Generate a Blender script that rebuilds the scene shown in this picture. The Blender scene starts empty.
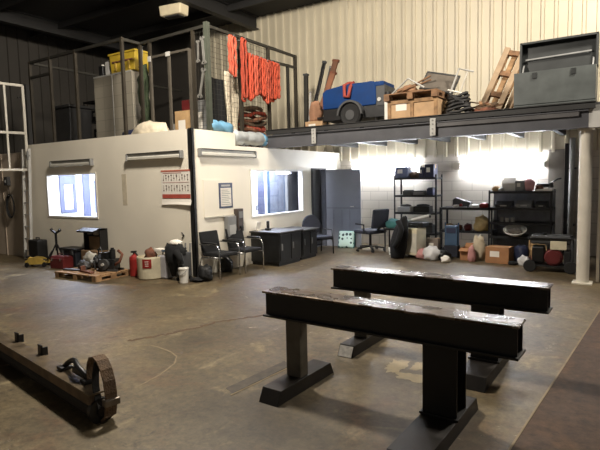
import bpy, bmesh, math, random
from mathutils import Vector, Matrix, Euler, noise
C = bpy.context.scene.collection
PI = math.pi
R = math.radians
random.seed(7)

# ------------------------------------------------------------------ materials
def lin(c):
    return tuple(((v/255)/12.92 if v/255 <= .04045 else ((v/255+.055)/1.055)**2.4) for v in c)
MATS = {}
def mat(name, rgb, rough=.6, metal=0., vary=.12, scale=6., bump=0., bscale=40., rgb2=None, rvary=.1, spec=.5):
    """procedural: base colour broken up by two noises, rough variation, optional bump"""
    if name in MATS: return MATS[name]
    m = bpy.data.materials.new(name); m.use_nodes = True
    nt = m.node_tree; N = nt.nodes; L = nt.links
    b = N['Principled BSDF']
    tc = N.new('ShaderNodeTexCoord')
    n1 = N.new('ShaderNodeTexNoise'); n1.inputs['Scale'].default_value = scale; n1.inputs['Detail'].default_value = 6
    L.new(tc.outputs['Object'], n1.inputs['Vector'])
    cr = N.new('ShaderNodeValToRGB')
    c = lin(rgb); c2 = lin(rgb2) if rgb2 else tuple(v*(1-2.2*vary) for v in c)
    cr.color_ramp.elements[0].position = .3; cr.color_ramp.elements[0].color = (*[max(0,v) for v in c2], 1)
    cr.color_ramp.elements[1].position = .68; cr.color_ramp.elements[1].color = (*[min(1,v*(1+.4*vary)) for v in c], 1)
    L.new(n1.outputs['Fac'], cr.inputs['Fac']); L.new(cr.outputs['Color'], b.inputs['Base Color'])
    mr = N.new('ShaderNodeMapRange'); mr.inputs['To Min'].default_value = max(.03, rough-rvary); mr.inputs['To Max'].default_value = min(1, rough+rvary)
    L.new(n1.outputs['Fac'], mr.inputs['Value']); L.new(mr.outputs['Result'], b.inputs['Roughness'])
    b.inputs['Metallic'].default_value = metal
    b.inputs['Specular IOR Level'].default_value = spec
    if bump:
        n2 = N.new('ShaderNodeTexNoise'); n2.inputs['Scale'].default_value = bscale; n2.inputs['Detail'].default_value = 3
        L.new(tc.outputs['Object'], n2.inputs['Vector'])
        bp = N.new('ShaderNodeBump'); bp.inputs['Strength'].default_value = bump; bp.inputs['Distance'].default_value = .02
        L.new(n2.outputs['Fac'], bp.inputs['Height']); L.new(bp.outputs['Normal'], b.inputs['Normal'])
    MATS[name] = m
    return m
def emit(name, rgb, strength):
    m = bpy.data.materials.new(name); m.use_nodes = True
    nt = m.node_tree; b = nt.nodes['Principled BSDF']
    b.inputs['Base Color'].default_value = (*lin(rgb), 1)
    b.inputs['Emission Color'].default_value = (*lin(rgb), 1)
    b.inputs['Emission Strength'].default_value = strength
    return m
def glass_mat():
    m = bpy.data.materials.new('window_glass'); m.use_nodes = True
    nt = m.node_tree; N = nt.nodes; L = nt.links
    N.remove(N['Principled BSDF'])
    t = N.new('ShaderNodeBsdfTransparent'); t.inputs['Color'].default_value = (.93,.96,1,1)
    g = N.new('ShaderNodeBsdfGlossy'); g.inputs['Roughness'].default_value = .02
    mx = N.new('ShaderNodeMixShader'); mx.inputs['Fac'].default_value = .05
    L.new(t.outputs['BSDF'], mx.inputs[1]); L.new(g.outputs['BSDF'], mx.inputs[2])
    L.new(mx.outputs['Shader'], N['Material Output'].inputs['Surface'])
    return m

def floor_mat(name, base, dark, light, rg=(.36,.72), pl=.55):
    m = bpy.data.materials.new(name); m.use_nodes = True
    nt = m.node_tree; N = nt.nodes; L = nt.links; b = N['Principled BSDF']
    tc = N.new('ShaderNodeTexCoord')
    def nz(scale, detail=8, rough=.6, dist=0.):
        n = N.new('ShaderNodeTexNoise'); n.inputs['Scale'].default_value = scale; n.inputs['Detail'].default_value = detail
        n.inputs['Roughness'].default_value = rough; n.inputs['Distortion'].default_value = dist
        L.new(tc.outputs['Object'], n.inputs['Vector']); return n
    def ramp(src, p0, p1):
        r = N.new('ShaderNodeMapRange'); r.inputs['From Min'].default_value = p0; r.inputs['From Max'].default_value = p1
        L.new(src, r.inputs['Value']); return r.outputs['Result']
    def mix(f, a, c, blend='MIX'):
        x = N.new('ShaderNodeMix'); x.data_type = 'RGBA'; x.blend_type = blend
        if isinstance(f, float): x.inputs[0].default_value = f
        else: L.new(f, x.inputs[0])
        for i, v in ((6, a), (7, c)):
            if isinstance(v, tuple): x.inputs[i].default_value = (*v, 1)
            else: L.new(v, x.inputs[i])
        return x.outputs[2]
    big = nz(.55, 6, .6, .4); mid = nz(2.1, 8, .65, .8); fine = nz(14, 8, .7)
    col = mix(ramp(big.outputs['Fac'], .35, .65), lin(dark), lin(base))
    col = mix(ramp(mid.outputs['Fac'], .56, .74), col, lin(light))
    rust = nz(1.3, 9, .7, 1.2)
    rf = N.new('ShaderNodeMath'); rf.operation = 'MULTIPLY'; rf.inputs[1].default_value = .7
    L.new(ramp(rust.outputs['Fac'], .52, .68), rf.inputs[0])
    col = mix(rf.outputs[0], col, lin((92, 66, 42)))
    wear = nz(3.4, 10, .75, 1.5)
    wf = N.new('ShaderNodeMath'); wf.operation = 'MULTIPLY'; wf.inputs[1].default_value = .85
    L.new(ramp(wear.outputs['Fac'], .57, .70), wf.inputs[0])
    col = mix(wf.outputs[0], col, lin((38, 31, 24)))
    pale = nz(1.9, 10, .75, 2.0)
    pf = N.new('ShaderNodeMath'); pf.operation = 'MULTIPLY'; pf.inputs[1].default_value = pl
    L.new(ramp(pale.outputs['Fac'], .62, .68), pf.inputs[0])
    col = mix(pf.outputs[0], col, lin((168, 152, 126)))
    grit = nz(38, 6, .75)
    col = mix(.55, col, ramp(fine.outputs['Fac'], .25, .75), 'OVERLAY')
    col = mix(.30, col, ramp(grit.outputs['Fac'], .25, .75), 'OVERLAY')
    L.new(col, b.inputs['Base Color'])
    mr = N.new('ShaderNodeMapRange'); mr.inputs['To Min'].default_value = rg[0]; mr.inputs['To Max'].default_value = rg[1]
    L.new(mid.outputs['Fac'], mr.inputs['Value']); L.new(mr.outputs['Result'], b.inputs['Roughness'])
    bp = N.new('ShaderNodeBump'); bp.inputs['Strength'].default_value = .15; bp.inputs['Distance'].default_value = .01
    L.new(fine.outputs['Fac'], bp.inputs['Height']); L.new(bp.outputs['Normal'], b.inputs['Normal'])
    return m
def block_mat():
    m = bpy.data.materials.new('painted_block'); m.use_nodes = True
    nt = m.node_tree; N = nt.nodes; L = nt.links; b = N['Principled BSDF']
    tc = N.new('ShaderNodeTexCoord'); sp = N.new('ShaderNodeSeparateXYZ'); cb = N.new('ShaderNodeCombineXYZ')
    L.new(tc.outputs['Object'], sp.inputs[0]); L.new(sp.outputs['X'], cb.inputs['X']); L.new(sp.outputs['Z'], cb.inputs['Y'])
    br = N.new('ShaderNodeTexBrick'); br.inputs['Scale'].default_value = 1; br.inputs['Brick Width'].default_value = .44; br.inputs['Row Height'].default_value = .215
    br.inputs['Mortar Size'].default_value = .008; br.inputs['Color1'].default_value = (*lin((204,196,182)),1); br.inputs['Color2'].default_value = (*lin((197,189,175)),1); br.inputs['Mortar'].default_value = (*lin((176,168,154)),1)
    L.new(cb.outputs[0], br.inputs['Vector']); L.new(br.outputs['Color'], b.inputs['Base Color'])
    b.inputs['Roughness'].default_value = .7
    bp = N.new('ShaderNodeBump'); bp.inputs['Strength'].default_value = .15; bp.inputs['Distance'].default_value = .01; bp.invert = True
    L.new(br.outputs['Fac'], bp.inputs['Height']); L.new(bp.outputs['Normal'], b.inputs['Normal'])
    return m
def tile_mat(name, rgb, line, w, h):
    m = bpy.data.materials.new(name); m.use_nodes = True
    nt = m.node_tree; N = nt.nodes; L = nt.links; b = N['Principled BSDF']
    tc = N.new('ShaderNodeTexCoord'); sp = N.new('ShaderNodeSeparateXYZ'); ad = N.new('ShaderNodeMath'); cb = N.new('ShaderNodeCombineXYZ')
    L.new(tc.outputs['Object'], sp.inputs[0]); L.new(sp.outputs['X'], ad.inputs[0]); L.new(sp.outputs['Y'], ad.inputs[1])
    L.new(ad.outputs[0], cb.inputs['X']); L.new(sp.outputs['Z'], cb.inputs['Y'])
    br = N.new('ShaderNodeTexBrick'); br.inputs['Scale'].default_value = 1; br.inputs['Brick Width'].default_value = w; br.inputs['Row Height'].default_value = h; br.offset = 0
    br.inputs['Mortar Size'].default_value = .006
    br.inputs['Color1'].default_value = (*lin(rgb),1); br.inputs['Color2'].default_value = (*lin(tuple(v*.95 for v in rgb)),1); br.inputs['Mortar'].default_value = (*lin(line),1)
    L.new(cb.outputs[0], br.inputs['Vector']); L.new(br.outputs['Color'], b.inputs['Base Color']); b.inputs['Roughness'].default_value = .6
    return m
def spot_mat(name, rgb, dot, scale):
    m = bpy.data.materials.new(name); m.use_nodes = True
    nt = m.node_tree; N = nt.nodes; L = nt.links; b = N['Principled BSDF']
    tc = N.new('ShaderNodeTexCoord'); v = N.new('ShaderNodeTexVoronoi'); v.inputs['Scale'].default_value = scale; v.inputs['Randomness'].default_value = .35
    L.new(tc.outputs['Object'], v.inputs['Vector'])
    r = N.new('ShaderNodeValToRGB'); r.color_ramp.interpolation = 'CONSTANT'
    r.color_ramp.elements[0].color = (*lin(dot),1); r.color_ramp.elements[1].position = .34; r.color_ramp.elements[1].color = (*lin(rgb),1)
    L.new(v.outputs['Distance'], r.inputs['Fac']); L.new(r.outputs['Color'], b.inputs['Base Color']); b.inputs['Roughness'].default_value = .8
    return m

M_floor = floor_mat('stained_concrete', (104,91,65), (62,52,36), (132,118,88))
M_floor2 = floor_mat('dirty_concrete', (72,53,38), (52,38,27), (84,65,48), (.7,.95), .12)
M_block = block_mat()
M_clad = mat('cream_cladding', (200,190,166), .5, vary=.05, scale=1.2)
M_darkclad = mat('dark_cladding', (62,58,52), .7, vary=.1, scale=1)
M_roof = mat('dark_roof', (48,47,46), .8, vary=.12, scale=.7)
M_steelbeam = mat('grey_paint_beam', (88,86,86), .55, vary=.15, scale=3)
M_rafter = mat('rafter_paint', (38,37,36), .6, vary=.1, scale=2)
M_officewall = mat('off_white_panel', (234,226,208), .55, vary=.035, scale=1.1)
M_inner = mat('office_inner_white', (232,234,240), .6, vary=.02)
M_innerfloor = mat('office_carpet', (120,124,135), .9, vary=.1)
M_partition = mat('brown_panel', (190,174,154), .6, vary=.08, scale=2)
M_post = mat('black_angle', (24,23,22), .5, vary=.1)
M_column = mat('cream_column', (208,201,186), .5, vary=.06, scale=5)
M_pier = mat('grey_pier', (150,142,130), .7, vary=.15, scale=2)
M_soffit = mat('soffit_white', (190,188,182), .7, vary=.06)
M_black = mat('black_paint', (17,16,16), .42, vary=.2, scale=9)
M_beamtop = mat('worn_steel_top', (112,96,78), .27, .6, vary=.28, scale=7, rgb2=(42,34,28), rvary=.16, bump=.15, bscale=25)
M_leglit = mat('lit_steel_leg', (100,94,82), .55, .2, vary=.18, scale=8)  # paler colour carries the light falling on the left legs
M_legdark = mat('dark_steel_leg', (26,24,22), .5, .2, vary=.2, scale=8)
M_foot = mat('dark_foot_steel', (32,27,22), .5, .25, vary=.2, scale=9)
M_silver = mat('bare_cut_steel', (200,196,188), .4, .2, vary=.15, scale=30)
M_fabric = mat('black_fabric', (11,11,12), .9, vary=.15, bump=.2, bscale=200)
M_navyfab = mat('navy_fabric', (38,40,50), .9, vary=.15, bump=.2, bscale=200)
M_chrome = mat('chrome', (200,200,200), .18, 1., vary=.05)
M_plasticblk = mat('black_plastic', (22,22,23), .45, vary=.12)
M_desk = mat('black_desk', (26,26,26), .38, vary=.25, scale=10)
M_desktop = mat('desk_top', (46,43,39), .5, vary=.15, scale=10)
M_white = mat('white_plastic', (222,218,208), .5, vary=.05)
M_paper = mat('paper', (226,220,208), .8, vary=.03)
M_cream = mat('cream_plastic', (206,196,168), .5, vary=.08)
M_red = mat('red_plastic', (140,34,30), .45, vary=.12)
M_darkred = mat('dark_red', (92,26,26), .5, vary=.15)
M_navy = mat('navy', (34,40,66), .6, vary=.12)
M_slate = mat('slate_blue', (58,82,108), .55, vary=.15)
M_blue = mat('compressor_blue', (2,50,104), .6, vary=.1, spec=.2)
M_rubber = mat('rubber', (26,25,24), .8, vary=.15, bump=.2, bscale=60)
M_wood = mat('pallet_wood', (160,126,88), .8, vary=.15, scale=9, rgb2=(112,84,56))
M_oldwood = mat('old_wood', (142,106,74), .8, vary=.15, scale=9, rgb2=(94,68,46))
M_ply = mat('pale_wood', (186,152,114), .8, vary=.1, scale=8)
M_card = mat('cardboard', (158,112,74), .85, vary=.08, scale=8)
M_tan = mat('tan_card', (182,148,104), .85, vary=.1, scale=8)
M_yellow = mat('yellow_plastic', (180,152,46), .5, vary=.1)
M_olive = mat('dirty_yellow', (170,142,62), .6, vary=.18)
M_orange = mat('orange_sling', (192,76,48), .85, vary=.14, scale=14, bump=.5, bscale=60)
M_orange2 = mat('orange_sling_faded', (196,88,62), .85, vary=.2, scale=14, bump=.5, bscale=60)
M_orange3 = mat('orange_sling_dirty', (164,64,40), .85, vary=.2, scale=14, bump=.5, bscale=60)
M_rust = mat('rust_brown', (110,66,46), .85, vary=.25, scale=12, bump=.4, bscale=40)
M_grey = mat('mid_grey', (128,128,126), .55, vary=.1)
M_lightgrey = mat('light_grey', (176,174,168), .5, vary=.08)
M_darkgrey = mat('dark_grey', (62,62,62), .6, vary=.12)
M_door = mat('slate_door', (124,127,134), .5, vary=.05, scale=2)
M_doorgap = mat('gap_dark', (66,68,74), .7, vary=.1)
M_chest = mat('chest_grey', (78,82,80), .45, vary=.12, scale=5)
M_chestin = mat('chest_inside', (30,33,32), .5, vary=.12)
M_cage = mat('cage_steel', (52,50,44), .55, .3, vary=.15)
M_teal = mat('teal', (70,130,130), .8, vary=.12)
M_pink = mat('pink_plastic', (196,140,136), .7, vary=.12)
M_bagwhite = mat('white_bag', (216,214,212), .6, vary=.08, bump=.4, bscale=20)
M_bagblue = mat('blue_wrap', (112,164,196), .5, vary=.12)
M_cloth = mat('cream_cloth', (206,194,170), .9, vary=.12, scale=8, bump=.6, bscale=18)
M_green = mat('green_net', (52,64,40), .9, vary=.25, scale=18, bump=.6)
M_strap = mat('brown_strap', (104,82,60), .85, vary=.2, scale=16, bump=.5, bscale=80)
M_frosted = mat('frosted_diffuser', (196,192,180), .4, vary=.04)
M_lampcream = mat('lamp_housing', (228,214,180), .5, vary=.05)
M_wframe = mat('white_frame', (196,190,176), .55, vary=.08)
M_tile = tile_mat('white_panel_boxes', (146,139,124), (124,118,105), .3, .24)
M_spots = spot_mat('mint_spots', (190,214,202), (52,70,70), 10)
M_pastel = mat('grey_translucent', (168,166,170), .4, vary=.08)
M_glass = glass_mat()
M_tube = emit('tube_glow', (240,245,255), 160.)
M_panel = emit('office_panel_glow', (236,240,255), 40.)

# ------------------------------------------------------------------ mesh builder
class MB:
    def __init__(s): s.bm = bmesh.new()
    def _place(s, vs, M):
        for v in vs: v.co = M @ v.co
    def box(s, x0, x1, y0, y1, z0, z1, rot=None, piv=None):
        r = bmesh.ops.create_cube(s.bm, size=1)
        c = Vector(((x0+x1)/2, (y0+y1)/2, (z0+z1)/2))
        for v in r['verts']:
            v.co = Vector((v.co.x*(x1-x0), v.co.y*(y1-y0), v.co.z*(z1-z0)))
            if rot and piv is None: v.co = Euler(rot).to_matrix() @ v.co
            v.co += c
            if rot and piv is not None: v.co = Euler(rot).to_matrix() @ (v.co-Vector(piv)) + Vector(piv)
        return s
    def bar(s, p, q, w, h=None, up=(0,0,1)):
        """rectangular bar from p to q, w across, h along up"""
        h = h or w; p = Vector(p); q = Vector(q); d = (q-p); L = d.length; d.normalize()
        u = Vector(up)
        if abs(d.dot(u)) > .98: u = Vector((0,1,0))
        a = d.cross(u).normalized(); b = a.cross(d).normalized()
        vs = []
        for e in (p, q):
            for i, j in ((-1,-1),(1,-1),(1,1),(-1,1)):
                vs.append(s.bm.verts.new(e + a*(i*w/2) + b*(j*h/2)))
        f = [(3,2,1,0),(4,5,6,7),(0,1,5,4),(1,2,6,5),(2,3,7,6),(3,0,4,7)]
        for t in f: s.bm.faces.new([vs[k] for k in t])
        return s
    def cyl(s, p, q, r, r2=None, n=20):
        p = Vector(p); q = Vector(q); d = q-p
        M = Matrix.Translation((p+q)/2) @ d.to_track_quat('Z','Y').to_matrix().to_4x4()
        bmesh.ops.create_cone(s.bm, cap_ends=True, segments=n, radius1=r, radius2=r if r2 is None else r2, depth=d.length, matrix=M)
        return s
    def tube(s, pts, r, n=10, closed=False, flat=1., jit=0.):
        pts = [Vector(p) for p in pts]; k = len(pts); rings = []
        prev = None
        for i, p in enumerate(pts):
            a = pts[(i-1) % k] if (closed or i) else p
            b = pts[(i+1) % k] if (closed or i < k-1) else p
            t = (b-a).normalized()
            if prev is None:
                u = Vector((0,0,1)) if abs(t.z) < .9 else Vector((1,0,0))
            else: u = prev
            x = (u - t*u.dot(t)).normalized(); y = t.cross(x); prev = x
            ring = []
            for j in range(n):
                an = 2*PI*j/n
                rr = r*(1+jit*(noise.noise(p*17+Vector((j*1.3,0,0)))))
                ring.append(s.bm.verts.new(p + x*math.cos(an)*rr + y*math.sin(an)*rr*flat))
            rings.append(ring)
        for i in range(k if closed else k-1):
            A = rings[i]; B = rings[(i+1) % k]
            for j in range(n): s.bm.faces.new((A[j], A[(j+1)%n], B[(j+1)%n], B[j]))
        if not closed:
            s.bm.faces.new(rings[0][::-1]); s.bm.faces.new(rings[-1])
        return s
    def lathe(s, prof, c=(0,0,0), n=24):
        rings = []
        for r, z in prof:
            rings.append([s.bm.verts.new((c[0]+r*math.cos(2*PI*j/n), c[1]+r*math.sin(2*PI*j/n), c[2]+z)) for j in range(n)])
        for A, B in zip(rings, rings[1:]):
            for j in range(n): s.bm.faces.new((A[j], A[(j+1)%n], B[(j+1)%n], B[j]))
        s.bm.faces.new(rings[0][::-1]); s.bm.faces.new(rings[-1])
        return s
    def prism(s, poly, a, b, axis='y', at=(0,0,0)):
        """polygon in the plane across axis, extruded a..b"""
        def P(u, v, w):
            o = {'x': (w,u,v), 'y': (u,w,v), 'z': (u,v,w)}[axis]
            return s.bm.verts.new((o[0]+at[0], o[1]+at[1], o[2]+at[2]))
        A = [P(u,v,a) for u,v in poly]; B = [P(u,v,b) for u,v in poly]; n = len(poly)
        s.bm.faces.new(A); s.bm.faces.new(B[::-1])
        for i in range(n): s.bm.faces.new((A[(i+1)%n], A[i], B[i], B[(i+1)%n]))
        return s
    def blob(s, c, size, seed=0, amp=.22, fr=2.2, sub=3, floor=True, boxy=0.):
        r = bmesh.ops.create_icosphere(s.bm, subdivisions=sub, radius=1)
        for v in r['verts']:
            d = v.co.copy()
            if boxy:
                m = max(abs(d.x),abs(d.y),abs(d.z)); d = d*(1-boxy) + (d/m*.9)*boxy
            k = 1 + amp*noise.noise(d*fr+Vector((seed*3.1, seed*1.7, seed))) + amp*.5*noise.noise(d*fr*2.7+Vector((seed, seed*2.3, 5)))
            d *= k
            if floor and d.z < -.72: d.z = -.72
            v.co = Vector((c[0]+d.x*size[0]/2, c[1]+d.y*size[1]/2, c[2]+(d.z+.72)*size[2]/1.72 if floor else c[2]+d.z*size[2]/2))
        return s
    def sheet(s, x0, x1, y0, y1, fz, n=14, m=14, th=.006):
        g = [[s.bm.verts.new((x0+(x1-x0)*i/n, y0+(y1-y0)*j/m, fz(i/n, j/m))) for j in range(m+1)] for i in range(n+1)]
        for i in range(n):
            for j in range(m): s.bm.faces.new((g[i][j], g[i+1][j], g[i+1][j+1], g[i][j+1]))
        return s
    def rot(s, e, piv=(0,0,0)):
        m = Euler(e).to_matrix(); p = Vector(piv)
        for v in s.bm.verts: v.co = m @ (v.co-p) + p
        return s
    def build(s, name, material, parent=None, bevel=0., smooth=False, loc=None, rz=0., solid=0.):
        bmesh.ops.recalc_face_normals(s.bm, faces=s.bm.faces)
        if bevel:
            es = [e for e in s.bm.edges if len(e.link_faces) == 2 and e.calc_face_angle(0) > .6]
            bmesh.ops.bevel(s.bm, geom=es, offset=bevel, segments=2, affect='EDGES', profile=.5, clamp_overlap=True)
        me = bpy.data.meshes.new(name); s.bm.to_mesh(me); s.bm.free()
        if smooth:
            for p in me.polygons: p.use_smooth = True
        me.materials.append(material)
        o = bpy.data.objects.new(name, me); C.objects.link(o)
        if parent: o.parent = parent
        if loc: o.location = loc
        if rz: o.rotation_euler.z = rz
        if solid:
            md = o.modifiers.new('thickness', 'SOLIDIFY'); md.thickness = solid
        return o
def tag(o, label=None, cat=None, group=None, kind=None):
    if label: o['label'] = label
    if cat: o['category'] = cat
    if group: o['group'] = group
    if kind: o['kind'] = kind
    return o
def thing(name, label, cat, loc=(0,0,0), rz=0., group=None):
    o = bpy.data.objects.new(name, None); C.objects.link(o); o.empty_display_size = .1
    o.location = loc; o.rotation_euler = (0,0,rz)
    return tag(o, label, cat, group)
def struct(name, mb, m, bevel=0.):
    return tag(mb.build(name, m, bevel=bevel), kind='structure')
def dup(root, loc, rz, label, group=None):
    r = root.copy(); C.objects.link(r); r.location = loc; r.rotation_euler = (0,0,rz)
    r['label'] = label
    if group: r['group'] = group
    for ch in list(root.children):
        c = ch.copy(); C.objects.link(c); c.parent = r
        for g in ch.children:
            d = g.copy(); C.objects.link(d); d.parent = c
    return r

# ------------------------------------------------------------------ the room shell
XL, XR, YB, ZC = -14.6, 4.5, 11.3, 6.02
OF, OS = 6.13, -6.10            # office front face (y) and side face (x)
struct('floor', MB().box(XL, -.62, -3, YB+.2, -.12, 0), M_floor)
# slab joint running away from the camera; the bay beyond it is dirtier
q = MB(); q.prism([(-.62,-3),(XR,-3),(XR,YB+.2),(-.05,YB+.2),(-.24,6.81),(-.54,3.03),(-.62,2.0)], -.12, 0, 'z')
struct('floor_east', q, M_floor2)
q = MB(); q.prism([(-.62,-3),(-.62,2.0),(-.54,3.03),(-.24,6.81),(-.05,YB+.2),(-.62,YB+.2)], -.12, 0, 'z')
struct('floor_middle', q, M_floor)
struct('trim_1', MB().bar((-.62,2.0,.001),(-.54,3.03,.001),.014,.004).bar((-.54,3.03,.001),(-.24,6.81,.001),.014,.004), mat('joint_filler',(132,116,90),.8))
# marks cut into and worn across the slab: a filled crack, a set-in steel strip, a chalk arc, pale and oily patches
def streak(name, pts, w, m, seed=0, h=.0015):
    q = MB(); rr = random.Random(seed); P = []
    for (x,y),(x2,y2) in zip(pts, pts[1:]):
        for k in range(5): P.append((x+(x2-x)*k/5+rr.uniform(-.3,.3)*w, y+(y2-y)*k/5+rr.uniform(-.3,.3)*w))
    P.append(pts[-1]); L = []; Rr = []
    for i,(x,y) in enumerate(P):
        a = P[max(0,i-1)]; b = P[min(len(P)-1,i+1)]; d = Vector((b[0]-a[0], b[1]-a[1])); d.normalize(); k = w*rr.uniform(.35,1)*.5
        L.append((x-d.y*k, y+d.x*k)); Rr.append((x+d.y*k, y-d.x*k))
    for i in range(len(P)-1):
        q.prism([L[i],L[i+1],Rr[i+1],Rr[i]], 0, h, 'z')
    struct(name, q, m)
def patch(name, c, rx, ry, m, seed, h=.001):
    q = MB(); n = 40; po = []
    for i in range(n):
        a = 2*PI*i/n; v = Vector((math.cos(a),math.sin(a),0)); k = 1+.55*noise.noise(v*1.6+Vector((seed,0,0)))+.3*noise.noise(v*5+Vector((0,seed,0)))
        po.append((c[0]+rx*k*v.x, c[1]+ry*k*v.y))
    q.prism(po, 0, h, 'z'); struct(name, q, m)
M_crack = mat('crack_rust',(88,68,48),.9,vary=.2,scale=12); M_chalk = mat('chalk_mark',(136,121,96),.9,vary=.1,scale=20)
M_pale = mat('pale_patch',(146,132,104),.7,vary=.14,scale=9); M_oil = mat('oil_patch',(66,55,40),.5,vary=.15,scale=7)
streak('floor_crack', [(-4.25,3.26),(-4.15,3.46),(-4.05,3.64),(-4.01,3.82),(-3.95,3.98),(-3.93,4.21),(-3.82,4.37),(-3.74,4.51),(-3.6,4.73)], .06, M_crack, 1)
streak('floor_chalk', [(-4.11,3.15),(-3.94,3.28),(-3.67,3.26),(-3.47,3.19),(-3.34,3.03),(-3.25,2.79),(-3.21,2.5)], .018, M_chalk, 2)
struct('floor_strip', MB().prism([(-2.58,2.86),(-2.47,2.81),(-2.41,3.51),(-2.52,3.57)], 0, .003, 'z'), mat('set_in_steel',(74,66,54),.6,.2,vary=.3,scale=14))
streak('floor_strip_edge', [(-2.46,2.78),(-2.39,3.52)], .014, M_chalk, 3, .004)
patch('floor_patch', (-1.62,3.95), .10, .17, M_pale, 3); patch('floor_patch', (-1.42,3.78), .12, .09, M_pale, 7); patch('floor_patch', (-1.45,4.05), .06, .12, M_pale, 12)
struct('wall_back', MB().box(XL, XR, YB, YB+.2, 0, 2.1), M_block)
def cladding(x0, x1, pitch, rib, dep):
    pts = []; x = x0
    while x < x1:
        pts += [(x,0),(x+pitch-rib,0),(x+pitch-rib+.018,-dep),(x+pitch-.018,-dep)]
        x += pitch
    pts.append((x,0))
    return pts
q = MB(); pr = cladding(-10.6, XR, .24, .085, .04)
lo = [q.bm.verts.new((x, YB+y, 2.05)) for x,y in pr]; hi = [q.bm.verts.new((x, YB+y, ZC+.1)) for x,y in pr]
for i in range(len(pr)-1): q.bm.faces.new((lo[i], lo[i+1], hi[i+1], hi[i]))
o = struct('wall_back_upper', q, M_clad); md = o.modifiers.new('t','SOLIDIFY'); md.thickness = .02; md.offset = 1
struct('wall_back_dark', MB().box(XL,-10.6,YB-.03,YB+.05,2.1,ZC), M_darkclad)
q = MB(); pr = cladding(-3, YB, .3, .1, .04)
lo = [q.bm.verts.new((XL-y, x, 0)) for x,y in pr]; hi = [q.bm.verts.new((XL-y, x, ZC+.1)) for x,y in pr]
for i in range(len(pr)-1): q.bm.faces.new((lo[i], lo[i+1], hi[i+1], hi[i]))
struct('wall_left', q, M_darkclad)
struct('ceiling', MB().box(XL-.2, XR, -3, YB+.3, ZC, ZC+.15), M_roof)
for i, x in enumerate((-13.2,-8.6,-4.0,.6)):
    q = MB(); q.box(x-.09,x+.09,-3,YB-.05,ZC-.34,ZC-.32).box(x-.012,x+.012,-3,YB-.05,ZC-.33,ZC-.01).box(x-.09,x+.09,-3,YB-.05,ZC-.02,ZC)
    struct('roof_beam', q, M_rafter)
for i, y in enumerate((1.6,3.3,5.0,6.7,8.4,10.1)):
    q = MB(); q.box(XL,XR,y-.03,y+.03,ZC-.16,ZC-.003)
    struct('roof_beam', q, M_rafter)
# steel stanchion against the end wall
q = MB(); q.box(XL+.05,XL+.35,6.6,6.62,0,ZC).box(XL+.05,XL+.35,6.78,6.8,0,ZC).box(XL+.19,XL+.21,6.62,6.78,0,ZC)
struct('column_end_wall', q, M_rafter)

# lower partition that carries on from the office front
q = MB(); q.box(XL+.05,-11.12,OF+.03,OF+.13,0,2.35)
for x in (-14.0,-13.1,-12.25,-11.5): q.box(x-.012,x+.012,OF+.015,OF+.03,0,2.35)
struct('wall_left_lower', q, M_partition)

# ------------------------------------------------------------------ the office box
t = .09; W1 = (-10.38,-8.71,.95,1.82); W2 = (7.67,9.51,.91,1.81); DO = (9.92,10.52,0,1.84)
q = MB()
q.box(-11.1,W1[0],OF,OF+t,0,2.49).box(W1[1],OS,OF,OF+t,0,2.49).box(W1[0],W1[1],OF,OF+t,0,W1[2]).box(W1[0],W1[1],OF,OF+t,W1[3],2.49)
struct('wall_front', q, M_officewall)
q = MB(); s0 = OS-t
q.box(s0,OS,OF,7.25,0,2.49).box(s0,OS,7.25,W2[0],0,2.255).box(s0,OS,W2[0],W2[1],0,W2[2]).box(s0,OS,W2[0],W2[1],W2[3],2.255)
q.box(s0,OS,W2[1],DO[0],0,2.255).box(s0,OS,DO[0],DO[1],DO[3],2.255).box(s0,OS,DO[1],YB,0,2.255)
struct('wall_right', q, M_officewall)
struct('wall_office_end', MB().box(-11.1,-11.02,OF+t,YB,0,2.49), M_officewall)
struct('roof_slab', MB().box(-11.02,s0,OF+t,YB,2.16,2.255), M_darkgrey)
struct('trim_2', MB().box(OS-.05,OS+.012,OF-.012,OF,0,2.5).box(OS,OS+.012,OF-.012,OF+.05,0,2.5), M_post)
# inside: white walls, a lit ceiling, an inner partition with a door frame
q = MB(); q.box(-11.02,-7.06,9.0,9.06,0,2.16).box(-7.06,-7.0,6.9,YB,0,2.16)
struct('wall_inner', q, M_inner)
struct('floor_inner', MB().box(-11.02,s0,OF+t,YB,.0,.012), M_innerfloor)
struct('ceiling_inner', MB().box(-11.02,s0,OF+t,YB,2.12,2.16), M_inner)
struct('wall_inner_lining', MB().box(-11.02,-11.0,OF+t,9.0,.012,2.12), M_inner)
M_bluef = mat('blue_frame',(86,90,112),.5,vary=.05)
for nm, (x0,x1,y0,y1) in (('a',(-10.6,-8.9,6.6,7.8)),('b',(-6.9,-6.35,7.4,9.6))):
    l = thing('ceiling_panel_light', {'a':'glowing white ceiling panel light inside the office behind the front window','b':'glowing ceiling panel light inside the office beside the side window'}[nm], 'light', ((x0+x1)/2,(y0+y1)/2,2.095))
    a, b = (x1-x0)/2, (y1-y0)/2
    MB().box(-a,a,-b,b,-.012,.006).build('diffuser', M_panel, l)
    MB().box(-a-.03,a+.03,-b-.03,-b,-.015,.024).box(-a-.03,a+.03,b,b+.03,-.015,.024).box(-a-.03,-a,-b,b,-.015,.024).box(a,a+.03,-b,b,-.015,.024).build('frame', M_white, l)
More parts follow.
